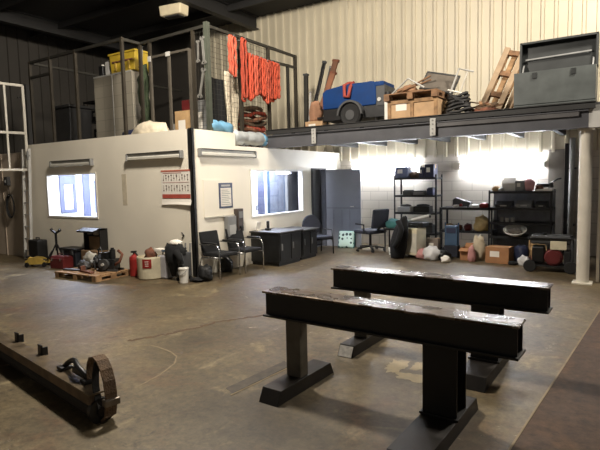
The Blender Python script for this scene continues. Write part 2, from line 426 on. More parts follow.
# on the end wall behind the front window: a blue framed hatch, then a door
d = thing('internal_hatch', 'blue framed internal hatch with pale glazing seen through the front window', 'hatch', (-11.0,6.77,.96))
MB().box(0,.05,0,.1,0,.88).box(0,.05,.33,.4,0,.88).box(0,.05,.1,.33,0,.08).box(0,.05,.1,.33,.66,.88).build('hatch_frame', M_bluef, d, .004)
MB().box(0,.012,.1,.33,.08,.66).build('glazing', M_inner, d)
d = thing('internal_door', 'blue internal door at the far edge of the front window view', 'door', (-11.0,7.36,.012))
MB().box(0,.06,0,.17,0,1.95).box(0,.06,.95,1.05,0,1.95).box(0,.06,.17,.95,1.85,1.95).build('door_frame', M_bluef, d, .004)
MB().box(0,.03,.17,.95,0,1.85).build('door_leaf', mat('pale_door',(196,204,224),.5,vary=.04), d)
MB().box(.03,.05,.3,.5,.9,1.7).build('vision_panel', M_bluef, d)
# things seen through the side window
c = thing('office_cabinet', 'tall dark grey office cabinet seen through the side window', 'cabinet', (-6.99,10.36,.012))
MB().box(0,.12,-.33,.4,0,1.95).build('body', M_grey, c, .01)
MB().box(.12,.135,-.31,.03,.05,1.92).box(.12,.135,.04,.38,.05,1.92).build('door', mat('cab_grey',(70,71,74),.5), c)
c = thing('office_partition', 'pale blue grey office screen with a pinned sheet seen through the side window', 'screen', (-6.99,9.75,.012))
MB().box(0,.04,-.33,.26,.05,1.98).build('screen_panel', mat('screen_blue',(126,132,144),.7), c, .005)
MB().box(-.0,.05,-.36,-.33,0,1.98).box(-.0,.05,.26,.28,0,1.98).build('post', M_slate, c)
MB().box(.04,.044,-.14,.12,1.1,1.35).build('pinned_sheet', mat('sketch_grey',(128,134,148),.8), c)
c = thing('internal_door', 'blue door frame seen through the near edge of the side window', 'door', (-6.99,8.98,.012))
MB().box(0,.06,0,.22,0,2.0).build('door_frame', M_bluef, c, .004); MB().box(0,.03,-.75,0,0,2.0).build('door_leaf', M_inner, c); MB().box(.03,.06,-.1,-.05,.95,1.05).build('handle', M_chrome, c)
struct('trim_5', MB().box(-7.93,-7.80,OF-.002,OF,1.2,1.78), mat('tape_residue',(206,194,170),.7,vary=.12,scale=9))
# windows
def window(name, box, axis):
    a0,a1,z0,z1 = box
    q = MB(); g = MB(); f = .035
    def bx(m, u0,u1,w0,w1,zz0,zz1):
        if axis == 'x': m.box(u0,u1,w0,w1,zz0,zz1)
        else: m.box(w0,w1,u0,u1,zz0,zz1)
    w0, w1 = (OF-.012, OF+t+.01) if axis == 'x' else (s0-.01, OS+.012)
    bx(q,a0-.02,a0+f-.02,w0,w1,z0-.02,z1+.02); bx(q,a1+.02-f,a1+.02,w0,w1,z0-.02,z1+.02)
    bx(q,a0+f-.02,a1-f+.02,w0,w1,z0-.02,z0+f-.02); bx(q,a0+f-.02,a1-f+.02,w0,w1,z1+.02-f,z1+.02)
    m = (w0+w1)/2
    bx(g,a0+.01,a1-.01,m-.003,m+.003,z0+.01,z1-.01)
    w = struct(name, q, M_white)
    gl = g.build('glass', M_glass, w)
window('window_1', W1, 'x'); window('window_2', W2, 'y')
# slate door: frame fixed in the side wall, leaf swung out
struct('door_1', MB().box(s0-.02,OS+.015,DO[0]-.04,DO[0]+.02,0,DO[3]+.03).box(s0-.02,OS+.015,DO[1]-.02,DO[1]+.03,0,DO[3]+.03).box(s0-.02,OS+.015,DO[0],DO[1],DO[3],DO[3]+.03), M_doorgap)
dl = thing('door_leaf', 'slate grey door leaf swung open beside the spotted cushion', 'door', (-6.07,10.52,.01), R(4))
q = MB(); q.box(0,.88,-.02,.02,0,1.82); q.build('door_panel', M_door, dl, .004)
q = MB(); q.box(.0,.88,-.026,-.02,.9,.93).box(.18,.2,-.024,-.02,.05,.88).box(.4,.415,-.024,-.02,.05,.88).box(.6,.62,-.024,-.02,.05,.88); q.build('moulding', mat('door_line',(112,115,122),.5), dl)
MB().cyl((.73,-.02,.95),(.73,-.07,.95),.012).bar((.73,-.065,.95),(.64,-.065,.95),.018).build('handle', M_chrome, dl)
dk = thing('doorway_filler', 'added dark slate locker standing inside the door opening', 'filler', (-6.38,10.2,.012))  # added to fill the door opening with a dark tone
MB().box(-.1,.1,-.2,.6,0,1.85).build('body', M_doorgap, dk, .008); MB().box(.1,.112,-.18,.58,.03,1.82).build('door', M_door, dk)

# ------------------------------------------------------------------ mezzanine
ME = 8.3
struct('mezzanine_floor', MB().box(-6.1,XR,ME,YB-.05,2.54,2.6), M_steelbeam)
q = MB()
for x in [-5.6+.75*i for i in range(13)]: q.box(x-.04,x+.04,ME+.12,YB-.06,2.36,2.535)
struct('ceiling_joists', q, M_rafter)
struct('ceiling_soffit', MB().box(-6.1,XR,ME+.14,YB-.06,2.5,2.536), M_soffit)
q = MB()   # edge beam: channel + upper angle
q.box(-6.12,-.5,ME-.02,ME+.0,2.25,2.50).box(-6.12,-.5,ME-.06,ME+.1,2.25,2.265).box(-6.12,-.5,ME-.06,ME+.1,2.485,2.5)
struct('beam_edge', q, mat('edge_beam_paint',(82,82,86),.5,vary=.12,scale=3))
struct('beam_upper', MB().box(-6.12,-.42,ME-.07,ME-.04,2.515,2.6).box(-6.12,-.42,ME-.07,ME+.02,2.585,2.61), M_rafter)
struct('beam_lower', MB().box(-2.75,-.62,ME-.05,ME-.03,2.42,2.5), M_steelbeam)
struct('beam_east', MB().box(-.5,XR,ME-.02,ME+.12,2.25,2.56), M_lightgrey)
for i, x in enumerate((-5.0,-2.72)):
    b = thing('beam_bracket', ('pale steel splice plate bolted on the mezzanine edge below the blue compressor','pale steel splice plate bolted on the mezzanine edge below the wooden crate')[i], 'bracket', (x,ME-.075,2.42))
    MB().box(-.045,.045,-.012,.01,-.14,.14).build('plate', M_lightgrey, b, .004)
    q = MB()
    for z in (-.1,-.03,.05,.11): q.cyl((0,-.012,z),(0,-.024,z),.012,n=8)
    q.build('bolt', M_grey, b)
# round column under the deck edge
q = MB(); q.cyl((-.53,8.41,.02),(-.53,8.41,2.25),.085,n=32).box(-.66,-.40,8.28,8.54,0,.02).box(-.64,-.42,8.3,8.52,2.22,2.25)
struct('column_deck', q, M_column)
struct('trim_3', MB().box(-.37,-.33,8.6,8.64,0,2.25), M_officewall)
# pier and pipe behind
struct('wall_pier', MB().box(-1.36,-1.08,11.27,YB,0,2.1), M_pier)
dp = thing('drain_pipe', 'silver vertical pipe on the back wall behind the column', 'pipe', (-.93,11.1,0))
MB().cyl((0,0,.02),(0,0,2.3),.05,n=20).build('pipe', M_lightgrey, dp, smooth=True)
MB().box(-.07,.07,-.02,.2,.6,.63).box(-.07,.07,-.02,.2,1.7,1.73).build('clip', M_darkgrey, dp)
struct('trim_4', MB().box(-1.06,-1.0,11.15,YB,0,2.2), M_post)
cb = thing('steel_cupboard', 'dark steel cupboard in the gloom behind the cream column', 'cupboard', (.12,10.0,0))
MB().box(-.5,.6,-.25,.3,.06,1.72).build('body', mat('cupboard_dark',(36,34,30),.6), cb, .01)
MB().box(-.48,.04,-.268,-.25,.1,1.68).build('door', mat('cupboard_door',(44,40,34),.6), cb); MB().box(.05,.58,-.268,-.25,.1,1.68).build('door', MATS['cupboard_door'], cb)
MB().box(.0,.02,-.29,-.268,.8,1.0).build('handle', M_grey, cb)
MB().box(-.47,.57,-.22,.27,0,.06).build('plinth', M_black, cb)
# fluorescent battens on the block wall
for i, (x0,x1) in enumerate(((-5.75,-3.98),(-3.12,-1.42))):
    L_ = thing('tube_light', ('glaring fluorescent batten on the block wall behind the tall shelving','glaring fluorescent batten on the block wall above the shelving with the basket')[i], 'light', ((x0+x1)/2,YB-.075,1.82))
    a = (x1-x0)/2
    MB().box(-a,a,.025,.075,-.045,.045).build('housing', M_white, L_)
    MB().cyl((-a+.03,-.005,.03),(a-.03,-.005,.03),.016,n=12).build('tube', M_tube, L_)
    MB().cyl((-a+.03,-.005,-.03),(a-.03,-.005,-.03),.016,n=12).build('tube', M_tube, L_)
    MB().box(-a,-a+.035,-.03,.03,-.05,.05).box(a-.035,a,-.03,.03,-.05,.05).build('end_cap', M_white, L_)

# ------------------------------------------------------------------ I-beam trestles
def ibeam(mb, x0, x1, z0, z1, w, tf, tw):
    return mb
def trestle(label, loc, L, lx1, lx2, offs, fws):
    t_ = thing('steel_trestle', label, 'trestle', loc)
    zt, zb, w = .75, .548, .2
    MB().box(0,L,-w/2,w/2,zt-.016,zt).build('top_flange', M_beamtop, t_, .003)
    MB().box(0,L,-w/2,w/2,zb,zb+.016).build('bottom_flange', M_black, t_, .003)
    MB().box(.012,L-.012,-w/2+.03,-w/2+.042,zb+.016,zt-.016).box(.012,L-.012,w/2-.042,w/2-.03,zb+.016,zt-.016).box(.03,L-.03,-.03,.03,zb+.016,zt-.016).build('web', M_black, t_)
    for k, (lx, wx, wy, m) in enumerate(((lx1,.13,.1,M_leglit),(lx2,.22,.19,M_legdark))):
        q = MB(); q.box(lx-wx/2,lx+wx/2,-wy/2,-wy/2+.012,.10,zb).box(lx-wx/2,lx+wx/2,wy/2-.012,wy/2,.10,zb).box(lx-.008,lx+.008,-wy/2+.012,wy/2-.012,.10,zb)
        if k: q.box(lx-wx/2-.015,lx+wx/2+.015,-wy/2-.02,wy/2+.02,.10,.116)
        else: q.box(lx+wx/2-.012,lx+wx/2,-wy/2+.012,wy/2-.012,.10,zb)
        q.build('leg', m, t_, .002)
        f = MB(); (y0, y1), fw = offs[k], fws[k]/2
        f.prism([(y0,0),(y1,0),(y1-.05,.10),(y0+.05,.10)], lx-fw, lx+fw, 'x')
        fo = f.build('foot', M_foot, t_, .002)
    return t_
t1 = trestle('nearer black steel beam trestle with worn brown top', (-2.36,3.17,0), 1.87, .25, 1.41, ((-.37,.40),(-.66,.36)), (.17,.23)); t1.rotation_euler.z = R(-2.2)
tr = trestle('farther black steel beam trestle, its foot showing a bright cut end', (-2.385,4.29,0), 1.91, .29, 1.44, ((-.36,.42),(-.5,.3)), (.15,.22)); tr.rotation_euler.z = R(-1.2)
q = MB(); q.prism([(-.366,.006),(-.321,.094),(-.316,.092),(-.361,.004)], .29-.066, .29+.066, 'x'); q.build('cut_end', M_silver, tr)

# ------------------------------------------------------------------ steel section on the floor
ch = thing('steel_channel', 'long dark steel channel lying on the floor with upright lugs', 'steel section', (-2.95,2.02,0), R(170.5))
Lc = 4.2
q = MB(); q.tube([(0,0,.075),(Lc,0,.075)], .075, 18); q.build('pipe', mat('channel_pipe',(36,31,26),.75,.1,vary=.2,scale=6), ch, smooth=False)
MB().box(.01,Lc,.03,.07,.12,.2).build('side_plate', mat('channel_plate',(112,92,70),.65,.1,vary=.25,scale=8), ch, .003)
MB().box(0,Lc,-.05,.078,.195,.206).build('top_flange', mat('channel_flange',(112,98,78),.42,.5,vary=.25,scale=9), ch)
for x in (1.12,1.66,2.6):
    MB().box(x-.035,x+.035,-.04,-.025,.2,.29).box(x-.035,x-.02,-.08,-.025,.2,.27).build('lug', M_black, ch, .002)
q = MB(); q.cyl((-.012,0,.075),(.03,0,.075),.09,n=24); q.build('end_collar', M_black, ch)
MB().cyl((-.03,0,.075),(-.012,0,.075),.035,n=16).build('spindle', M_foot, ch)
# black clamp ring and brown strap at the end of the section
cl = thing('pipe_clamp', 'curved black clamp lying over the end of the steel channel', 'clamp', (-3.36,2.11,.207), R(-9.5))
pts = [(-.2+.4*i/12, .02*math.sin(i/12*PI*2), .02+.085*math.sin(i/12*PI)**.7) for i in range(13)]
MB().tube(pts, .02, 10).build('clamp_arm', M_black, cl, smooth=True)
for a_ in (-.2,.2): MB().box(a_-.04,a_+.04,-.045,.045,0,.028).build('clamp_foot', M_black, cl, .005)
MB().box(-.03,.2,-.02,.02,.02,.07).build('clamp_web', M_black, cl, .008)
st = thing('webbing_strap', 'brown webbing strap looped up over the channel end', 'strap', (-2.97,2.06,0), R(-12)); st.scale = (.9,.9,.97)
def ribbon(pts, w, th):
    q = MB(); 
    for a,b in zip(pts,pts[1:]): 
        d = Vector(b)-Vector(a); e = Vector(b)+d.normalized()*.004
        q.bar(a,e,w,th,up=(0,0,1) if abs(d.x) > abs(d.z)*.2 else (1,0,0))
    return q
arc = [(-.19,0,.207),(-.2,0,.28),(-.185,0,.36),(-.14,0,.415),(-.07,0,.435),(.0,0,.42),(.06,.0,.37),(.1,0,.3),(.12,0,.22),(.115,0,.13),(.09,0,.05),(.04,-.01,.012),(-.0,-.03,.012)]
ribbon(arc,.09,.012).build('strap_loop', M_strap, st)
ribbon([(-.02,-.03,.41),(-.015,-.05,.33),(.0,-.06,.24),(.03,-.06,.16),(.05,-.05,.08)],.05,.01).build('strap_tail', M_rubber, st)
MB().box(.09,.15,-.06,.06,.13,.18).build('buckle', mat('dull_buckle',(120,110,98),.4,.6,vary=.2), st, .008)

# ------------------------------------------------------------------ generic small things
def blob_thing(name, label, cat, loc, size, m, seed, amp=.22, group=None, boxy=0., fr=2.2):
    return tag(MB().blob((0,0,0), size, seed, amp, fr, boxy=boxy).build(name, m, smooth=True, loc=loc), label, cat, group)
def carton(name, label, loc, w, d, h, m, rz=0., group=None, open_=True, cat='box'):
    t_ = thing(name, label, cat, loc, rz, group)
    q = MB(); th = .008
    if open_:
        q.box(-w/2,w/2,-d/2,-d/2+th,0,h).box(-w/2,w/2,d/2-th,d/2,0,h).box(-w/2,-w/2+th,-d/2+th,d/2-th,0,h).box(w/2-th,w/2,-d/2+th,d/2-th,0,h).box(-w/2,w/2,-d/2,d/2,0,th)
        q.build('carton_body', m, t_)
        k = min(d*.45, .12)
        MB().bar((0,-d/2,h),(0,-d/2-k*.8,h-k*.5),w*.98,.006).build('flap', m, t_)
        MB().bar((0,d/2,h),(0,d/2+k*.6,h+k*.6),w*.98,.006).build('flap', m, t_)
    else:
        q.box(-w/2,w/2,-d/2,d/2,0,h); q.build('carton_body', m, t_, .006)
        MB().box(-w/2-.001,w/2+.001,-.025,.025,h-.001,h+.001).box(w/2,w/2+.001,-.025,.025,h*.7,h).build('tape', M_tan, t_)
        MB().box(-w*.3,w*.1,-d/2-.001,-d/2,h*.4,h*.75).build('paper_sticker', M_paper, t_)
    return t_
M_shelf = mat('shelf_black', (38,38,40), .45, vary=.15, scale=6)
def shelving(name, label, loc, w, d, tiers, H, m, cat='shelving'):
    t_ = thing(name, label, cat, loc)
    for sx in (0, w):
        for sy in (0, d):
            sxs = 1 if sx == 0 else -1; sys_ = 1 if sy == 0 else -1
            q = MB(); q.box(min(sx,sx+sxs*.035),max(sx,sx+sxs*.035),min(sy,sy+sys_*.004),max(sy,sy+sys_*.004),0,H)
            q.box(min(sx,sx+sxs*.004),max(sx,sx+sxs*.004),min(sy,sy+sys_*.035),max(sy,sy+sys_*.035),0,H)
            q.build('post', m, t_)
    for z in tiers:
        q = MB(); q.box(.005,w-.005,.005,d-.005,z-.012,z).box(.0,w,-.002,.012,z-.045,z).box(0,w,d-.012,d+.002,z-.045,z).box(0,.012,0,d,z-.04,z).box(w-.012,w,0,d,z-.04,z)
        q.build('shelf', m, t_)
    return t_
def bucket(name, label, loc, r, h, m, cat='bucket', lid=False):
    t_ = thing(name, label, cat, loc)
    MB().lathe([(r*.82,0),(r*.84,.005),(r,h-.02),(r*1.05,h-.02),(r*1.05,h),(r*.97,h),(r*.95,h-.05 if not lid else h+.005),(.01,h-.05 if not lid else h+.006)]).build('pail', m, t_, smooth=False)
    pts = [(r*1.05*math.cos(a), -.02-.25*r*math.sin(a)*3, h-.03-.9*r*math.sin(a)) for a in [PI*i/10 for i in range(11)]]
    MB().tube(pts, .004, 6).build('handle', M_grey, t_)
    return t_

# ------------------------------------------------------------------ office wall fittings
def batten(label, loc, L, rz):
    t_ = thing('strip_light', label, 'light fitting', loc, rz)
    MB().box(0,L,-.05,0,-.0,.05).build('tray', M_lightgrey, t_, .004)
    MB().prism([(-.05,.0),(-.075,-.015),(-.075,-.05),(-.03,-.065),(0,-.05),(0,0)], .02, L-.02, 'x').build('diffuser', M_frosted, t_)
    MB().box(-.012,.02,-.08,0,-.07,.055).build('end_cap', M_grey, t_, .004); MB().box(L-.02,L+.012,-.08,0,-.07,.055).build('end_cap', M_grey, t_, .004)
    MB().box(0,L,-.07,0,.05,.062).build('shadow_lip', M_darkgrey, t_)  # dark strip stands in for the shadow along the upper edge
    return t_
batten('unlit strip light fitting above the front window', (-10.12,OF,2.04), 1.36, 0)
batten('unlit strip light fitting on the front wall above the red-edged poster', (-7.68,OF,2.08), 1.38, 0)
batten('unlit strip light fitting round the corner above the pinned notice', (OS,6.27,2.11), 1.5, PI/2)
# poster
po = thing('wall_poster', 'printed poster with red bands and rows of small figures', 'poster', (-6.86,OF,1.22))
W = .72
q = MB()
q.sheet(0,W,0,1,lambda u,v:0,12,12)
for v in q.bm.verts:
    u = v.co.x/W; k = v.co.y
    v.co = Vector((v.co.x, -.006-.035*max(0,(.18-k)/.18)**1.5*(.4+.6*u), .6*k + .012*math.sin(u*PI)*(k<.05)))
q.build('sheet', M_paper, po, solid=.002)
MB().box(.0,W,-.0095,-.0075,.572,.6).build('header_band', mat('band_soft',(186,104,84),.7), po)
MB().box(.02,W-.02,-.012,-.009,.115,.185).build('footer_band', mat('band_red',(176,78,64),.7), po)
q = MB()
for row, z in enumerate((.42,.24)):
    q = MB()
    for i in range(10):
        x = .06+i*.065
        q.box(x-.004,x+.004,-.0095,-.0075,z,z+.1).box(x-.013,x+.013,-.0095,-.0075,z+.03*(i%3),z+.03*(i%3)+.018)
        if i%2: q.box(x-.018,x+.016,-.0095,-.0075,z+.085,z+.1)
    q.build('figure_print', mat('ink',(112,94,88),.7), po)
MB().box(.05,.5,-.0095,-.0075,.545,.555).box(.04,.68,-.0095,-.0075,.385,.39).build('text_line', M_pink, po)
# white board with a notice
wb = thing('paper_sheet', 'large plain white sheet on the side wall behind the framed notice', 'sheet', (OS+.001,6.36,1.0))
MB().box(0,.01,0,.84,0,.64).build('board', M_officewall, wb); MB().box(0,.03,0,.84,-.02,0).build('ledge', M_wframe, wb)
nt_ = thing('wall_notice', 'notice with dark blue border and header on the white sheet', 'notice', (OS+.012,6.74,1.13))
MB().box(0,.008,0,.36,0,.45).build('border', mat('notice_navy',(64,72,100),.5), nt_)
MB().box(.008,.011,.04,.32,.03,.36).build('page', M_paper, nt_)
q = MB()
for i in range(9): q.box(.011,.013,.06,.30-(i%3)*.03,.06+i*.032,.068+i*.032)
q.build('text_line', M_grey, nt_)
MB().box(.008,.011,.06,.30,.385,.42).build('heading', M_lightgrey, nt_)
ds = thing('wall_dispenser', 'grey box dispenser fixed to the wall under the notice', 'dispenser', (OS,6.86,.6))
MB().box(0,.1,0,.24,0,.38).build('case', M_grey, ds, .015); MB().box(.1,.108,.04,.2,.05,.22).build('front_cover', M_lightgrey, ds); MB().box(.02,.1,.08,.16,-.03,0).build('outlet', M_darkgrey, ds)
tc_ = thing('time_clock', 'dark brown time clock on the wall above the second visitor chair', 'clock', (OS,7.13,.68))
MB().box(0,.11,0,.16,0,.42).build('case', mat('clock_brown',(70,60,54),.5), tc_, .012); MB().box(.11,.116,.03,.13,.25,.37).build('dial', M_grey, tc_); MB().box(.11,.13,.04,.12,.06,.1).build('card_slot', M_plasticblk, tc_)
# ladder
ld = thing('ladder', 'narrow aluminium ladder standing upright against the front wall end', 'ladder', (-10.98,6.0,0))
for x in (-.11,.13): MB().bar((x,-.06,0),(x,.05,2.4),.025,.06,up=(0,1,0)).build('stile', M_lightgrey, ld)
for i in range(9):
    z = .2+i*.26; MB().bar((-.1,-.06+.11*z/2.4,z),(.12,-.06+.11*z/2.4,z),.03,.022).build('rung', M_lightgrey, ld)
hs = thing('hose_coil', 'coiled dark hose hung on the brown partition by the ladder', 'hose', (-11.85,OF+.0,1.15))
for k in range(3):
    pts = [((.14+.012*k)*math.cos(a), -.03-.012*k, (.24+.015*k)*math.sin(a)) for a in [2*PI*i/24 for i in range(24)]]
    MB().tube(pts,.012,8,closed=True).build('coil', M_rubber, hs, smooth=True)
MB().cyl((0,.02,.24),(0,-.08,.24),.01).build('hook', M_grey, hs)
gp = thing('power_box', 'small dark switch box on the brown partition above the coiled hose', 'switch box', (-11.98,OF+.03,1.72))
MB().box(-.08,.08,-.08,0,-.1,.1).build('case', M_darkgrey, gp, .01); MB().box(-.02,.02,-.095,-.08,-.03,.03).build('switch', M_grey, gp); MB().tube([(0,-.03,-.1),(.03,-.03,-.25),(.05,-.03,-.5)],.008,8).build('cable', M_rubber, gp)
# white framed gate panel, high at the far left
gt = thing('white_gate', 'white tube framed panel raised beside the brown partition', 'gate', (-10.92,6.03,1.95))
gt.rotation_euler.z = R(-98)
q = MB(); GW, GH = 1.6, 1.78
for a, b in (((0,0,0),(0,0,GH)),((GW,0,0),(GW,0,GH)),((0,0,0),(GW,0,0)),((0,0,GH),(GW,0,GH)),((0,0,.78),(GW,0,.78))): q.bar(a,b,.05,.05)
q.build('frame', M_wframe, gt)
for x in (.36,.78,1.2): MB().bar((x,0,0),(x,0,GH),.04,.04).build('upright', M_wframe, gt)
MB().cyl((0,.06,.2),(0,.06,.4),.025).box(-.03,.03,0,.09,.28,.32).build('hinge', M_grey, gt)
hp = thing('hanging_post', 'white steel post at the end of the front wall carrying the framed panel', 'post', (-11.2,6.2,0))
MB().box(.09,.15,-.02,.06,2.35,3.8).box(.07,.17,-.06,.1,2.35,2.37).build('shaft', M_rafter, hp)
MB().bar((.12,-.02,3.5),(.12,-.2,3.5),.03).build('arm', M_rafter, hp)
MB().bar((.12,-.02,2.6),(.12,-.2,2.6),.03).build('arm', M_rafter, hp)
hp['label'] = 'dark steel post on top of the brown partition holding the white panel'

# ------------------------------------------------------------------ seating by the office side wall
def visitor_chair(label, loc, rz):
    t_ = thing('visitor_chair', label, 'chair', loc, rz, 'visitor chairs by the office wall')
    MB().box(-.21,.23,-.22,.22,.38,.44).build('seat', M_fabric, t_, .02)
    q = MB(); q.box(-.025,.025,-.215,.215,-.22,.22); q.rot((0,R(-12),0)); 
    for v in q.bm.verts: v.co += Vector((-.25,0,.60))
    q.build('backrest', M_fabric, t_, .018)
    for sy in (-.245,.245):
        MB().tube([(.24,sy,0),(.24,sy,.3),(.235,sy,.5),(.2,sy,.585),(.1,sy,.61),(-.2,sy,.6),(-.25,sy,.6)],.013,10).build('side_frame', M_chrome, t_, smooth=True)
        MB().tube([(-.3,sy,0),(-.27,sy,.2),(-.22,sy,.36),(.2,sy,.37)],.013,10).build('leg', M_chrome, t_, smooth=True)
        MB().box(-.18,.17,sy-.025,sy+.025,.615,.64).build('armrest', M_plasticblk, t_, .01)
    MB().bar((.0,-.24,.375),(.0,.24,.375),.03,.015).build('crossbar', M_chrome, t_)
    return t_
vc = visitor_chair('black visitor chair with chrome frame beside the dark corner post', (-5.80,6.40,0), R(-4)); vc.scale = (.95,.95,.93)
dup(vc, (-5.76,7.02,0), R(-6), 'black visitor chair with chrome frame beside the black desk', 'visitor chairs by the office wall')
blob_thing('rubbish_bag', 'black rubbish sack under the chairs by the wall', 'bag', (-5.95,6.73,0), (.26,.16,.3), mat('black_sack',(18,18,19),.35,bump=.6,bscale=14), 4, .3)
# black desks
def desk(name, label, cat, loc, w, d, h, m):
    t_ = thing(name, label, cat, loc)
    MB().box(0,w,0,d,.06,h-.03).build('body', M_desk, t_, .008)
    MB().box(-.01,w+.06,-.03,d+.01,h-.03,h).build('top', m, t_, .006)
    for k in range(2):
        y0 = .03+k*(d/2-.01)
        f = MB().box(w,w+.014,y0,y0+d/2-.05,.1,h-.06).build('door', M_desk, t_, .004)
        MB().box(w+.014,w+.03,y0+.04,y0+.06,.3,.42).build('handle', M_grey, f)
    MB().box(.02,w-.02,.02,d-.02,0,.06).build('plinth', M_black, t_)
    return t_
desk('low_cupboard', 'black low cupboard nearer the visitor chairs', 'cupboard', (-6.07,7.58,0), .66, .76, .645, M_desktop)
desk('low_cupboard', 'black low cupboard nearer the round-backed chair', 'cupboard', (-6.07,8.42,0), .62, .6, .61, M_desktop)
cp = thing('table_phone', 'small black cordless phone on the nearer low cupboard', 'phone', (-5.85,7.85,.645))
MB().box(-.05,.05,-.04,.04,0,.04).build('base', M_plasticblk, cp, .008); MB().box(-.025,.025,-.02,.02,.04,.18).build('handset', M_plasticblk, cp, .008)
cp = thing('card_stand', 'white card standing by the black phone on the cupboard', 'card', (-5.98,7.72,.645))
MB().box(-.004,.004,-.06,.06,0,.17,rot=(0,R(12),0)).build('card_face', M_paper, cp); MB().box(-.03,.03,-.05,.05,0,.012).build('card_foot', M_paper, cp)
# round-backed chair
rc = thing('reception_chair', 'navy chair with rounded back between the low cupboard and slate door', 'chair', (-5.62,9.36,0), R(-25)); rc.scale = (.95,.95,.93)
q = MB(); q.prism([(.25*math.cos(a)*1.0,.26+.27*math.sin(a)) if 0 <= a <= PI else (.25*math.cos(a)*.9,.26+.2*math.sin(a)) for a in [2*PI*i/24 for i in range(24)]], -.03, .03, 'x', at=(-.24,0,.37)); q.rot((0,R(-10),0),(-.24,0,.4)); q.build('backrest', M_navyfab, rc, .015)
MB().box(-.22,.25,-.24,.24,.34,.42).build('seat', M_navyfab, rc, .03)
for sy in (-.26,.26):
    MB().tube([(.22,sy,0),(.2,sy,.35),(.17,sy,.55),(-.2,sy,.56),(-.24,sy,.5)],.016,8).build('arm', M_plasticblk, rc, smooth=True)
    MB().tube([(-.28,sy,0),(-.22,sy,.35),(.2,sy,.33)],.014,8).build('leg', M_plasticblk, rc, smooth=True)
# cushion with spots
cu = thing('spotted_cushion', 'pale mint cushion with dark spots leaning on the slate door', 'cushion', (-5.5,10.40,0), R(4))
q = MB()
q.sheet(-.2,.2,-.2,.2,lambda u,v:.05*(math.sin(PI*u)*math.sin(PI*v))**.4,12,12)
q.sheet(-.2,.2,-.2,.2,lambda u,v:-.05*(math.sin(PI*u)*math.sin(PI*v))**.4,12,12)
bmesh.ops.remove_doubles(q.bm, verts=q.bm.verts, dist=.0005)
for v in q.bm.verts: v.co = Vector((v.co.x, -v.co.z, v.co.y+.2))
q.rot((R(-10),0,0)); q.build('cushion_cover', M_spots, cu, smooth=True)
MB().tube([(-.2,0,0),(-.2,.068,.39),(.2,.068,.39),(.2,0,.0)],.007,6,closed=True).build('piping', M_teal, cu)
# swivel chair
sw = thing('swivel_chair', 'dark swivel office chair with teal cloth behind it near the door', 'chair', (-4.78,10.2,0), R(160)); sw.scale = (1.15,1.15,1.1)
MB().box(-.23,.23,-.23,.23,.36,.44).build('seat', M_navyfab, sw, .03)
q = MB(); q.box(-.03,.03,-.21,.21,.48,.86); q.rot((0,R(-8),0),(0,0,.48))
for v in q.bm.verts: v.co.x -= .24
q.build('backrest', M_navyfab, sw, .03)
MB().bar((-.15,0,.36),(-.26,0,.5),.05,.02).build('back_bracket', M_plasticblk, sw)
MB().cyl((0,0,.1),(0,0,.36),.025).build('gas_lift', M_plasticblk, sw)
for k in range(5):
    a = 2*PI*k/5; l = MB().bar((0,0,.1),(.27*math.cos(a),.27*math.sin(a),.07),.04,.03).build('base_arm', M_plasticblk, sw)
    MB().cyl((.27*math.cos(a)-.015,.27*math.sin(a),.03),(.27*math.cos(a)+.015,.27*math.sin(a),.03),.03,n=12).build('caster', M_plasticblk, l)
for sy in (-.27,.27): MB().tube([(-.1,sy*.8,.38),(-.1,sy,.4),(-.1,sy,.55),(.12,sy,.56)],.016,8).build('armrest', M_plasticblk, sw)
blob_thing('teal_cloth', 'bundle of teal cloth beside the swivel chair', 'cloth', (-4.28,10.28,.52), (.32,.28,.2), M_teal, 9, .3)
bt = thing('side_stool', 'low dark stool under the bundle of teal cloth', 'stool', (-4.28,10.3,0))
MB().box(-.17,.17,-.15,.15,.48,.52).build('seat', M_plasticblk, bt, .008)
for a,b in ((-.14,-.12),(.14,-.12),(-.14,.12),(.14,.12)): MB().bar((a,b,0),(a,b,.48),.025).build('leg', M_plasticblk, bt)
bucket('bucket', 'small white pail on the floor by the black coat', (-4.12,9.86,0), .075, .15, M_white)
# cream appliance with a coat thrown over
ht = thing('cabinet_heater', 'cream cabinet heater on castors under a black coat', 'heater', (-3.62,9.74,0), R(-14))
MB().box(-.22,.2,-.17,.17,.06,.6).build('cabinet', M_cream, ht, .02)
MB().box(-.2,.2,-.178,-.17,.12,.5).build('front_grille', M_wframe, ht)
for a,b in ((-.2,-.13),(.2,-.13),(-.2,.13),(.2,.13)): MB().cyl((a-.015,b,.03),(a+.015,b,.03),.03,n=14).build('caster', M_rubber, ht)
MB().box(-.12,.12,-.1,.0,.6,.612).build('control_panel', M_darkgrey, ht)
ct = thing('hanging_coat', 'black coat draped down the front of the cream heater', 'coat', (-3.84,9.46,0), R(-14))
q = MB().blob((0,0,0), (.34,.3,.86), 11, .16, 1.8)
for v in q.bm.verts:
    k = v.co.z/.86; v.co.x *= 1.15-.45*abs(k-.15); v.co.x += .2*(k-.2)*(1 if k > .2 else .4)
q.build('coat_body', M_fabric, ct, smooth=True)
MB().tube([(.1,-.12,.76),(.2,-.15,.6),(.14,-.19,.36),(.08,-.2,.26)],.055,10,jit=.3).build('sleeve', M_fabric, ct, smooth=True)
tb = thing('tool_case', 'black tool case lying across the top of the cream heater', 'case', (-3.52,9.8,.615), R(-10))
MB().box(-.2,.16,-.14,.12,0,.1).build('case_body', M_plasticblk, tb, .015); MB().tube([(-.08,-.14,.05),(-.08,-.19,.05),(.06,-.19,.05),(.06,-.14,.05)],.01,8).build('handle', M_plasticblk, tb)
tb = thing('plastic_tube', 'pale grey plastic tube resting on the black tool case', 'tube', (-3.46,9.72,.75), R(20))
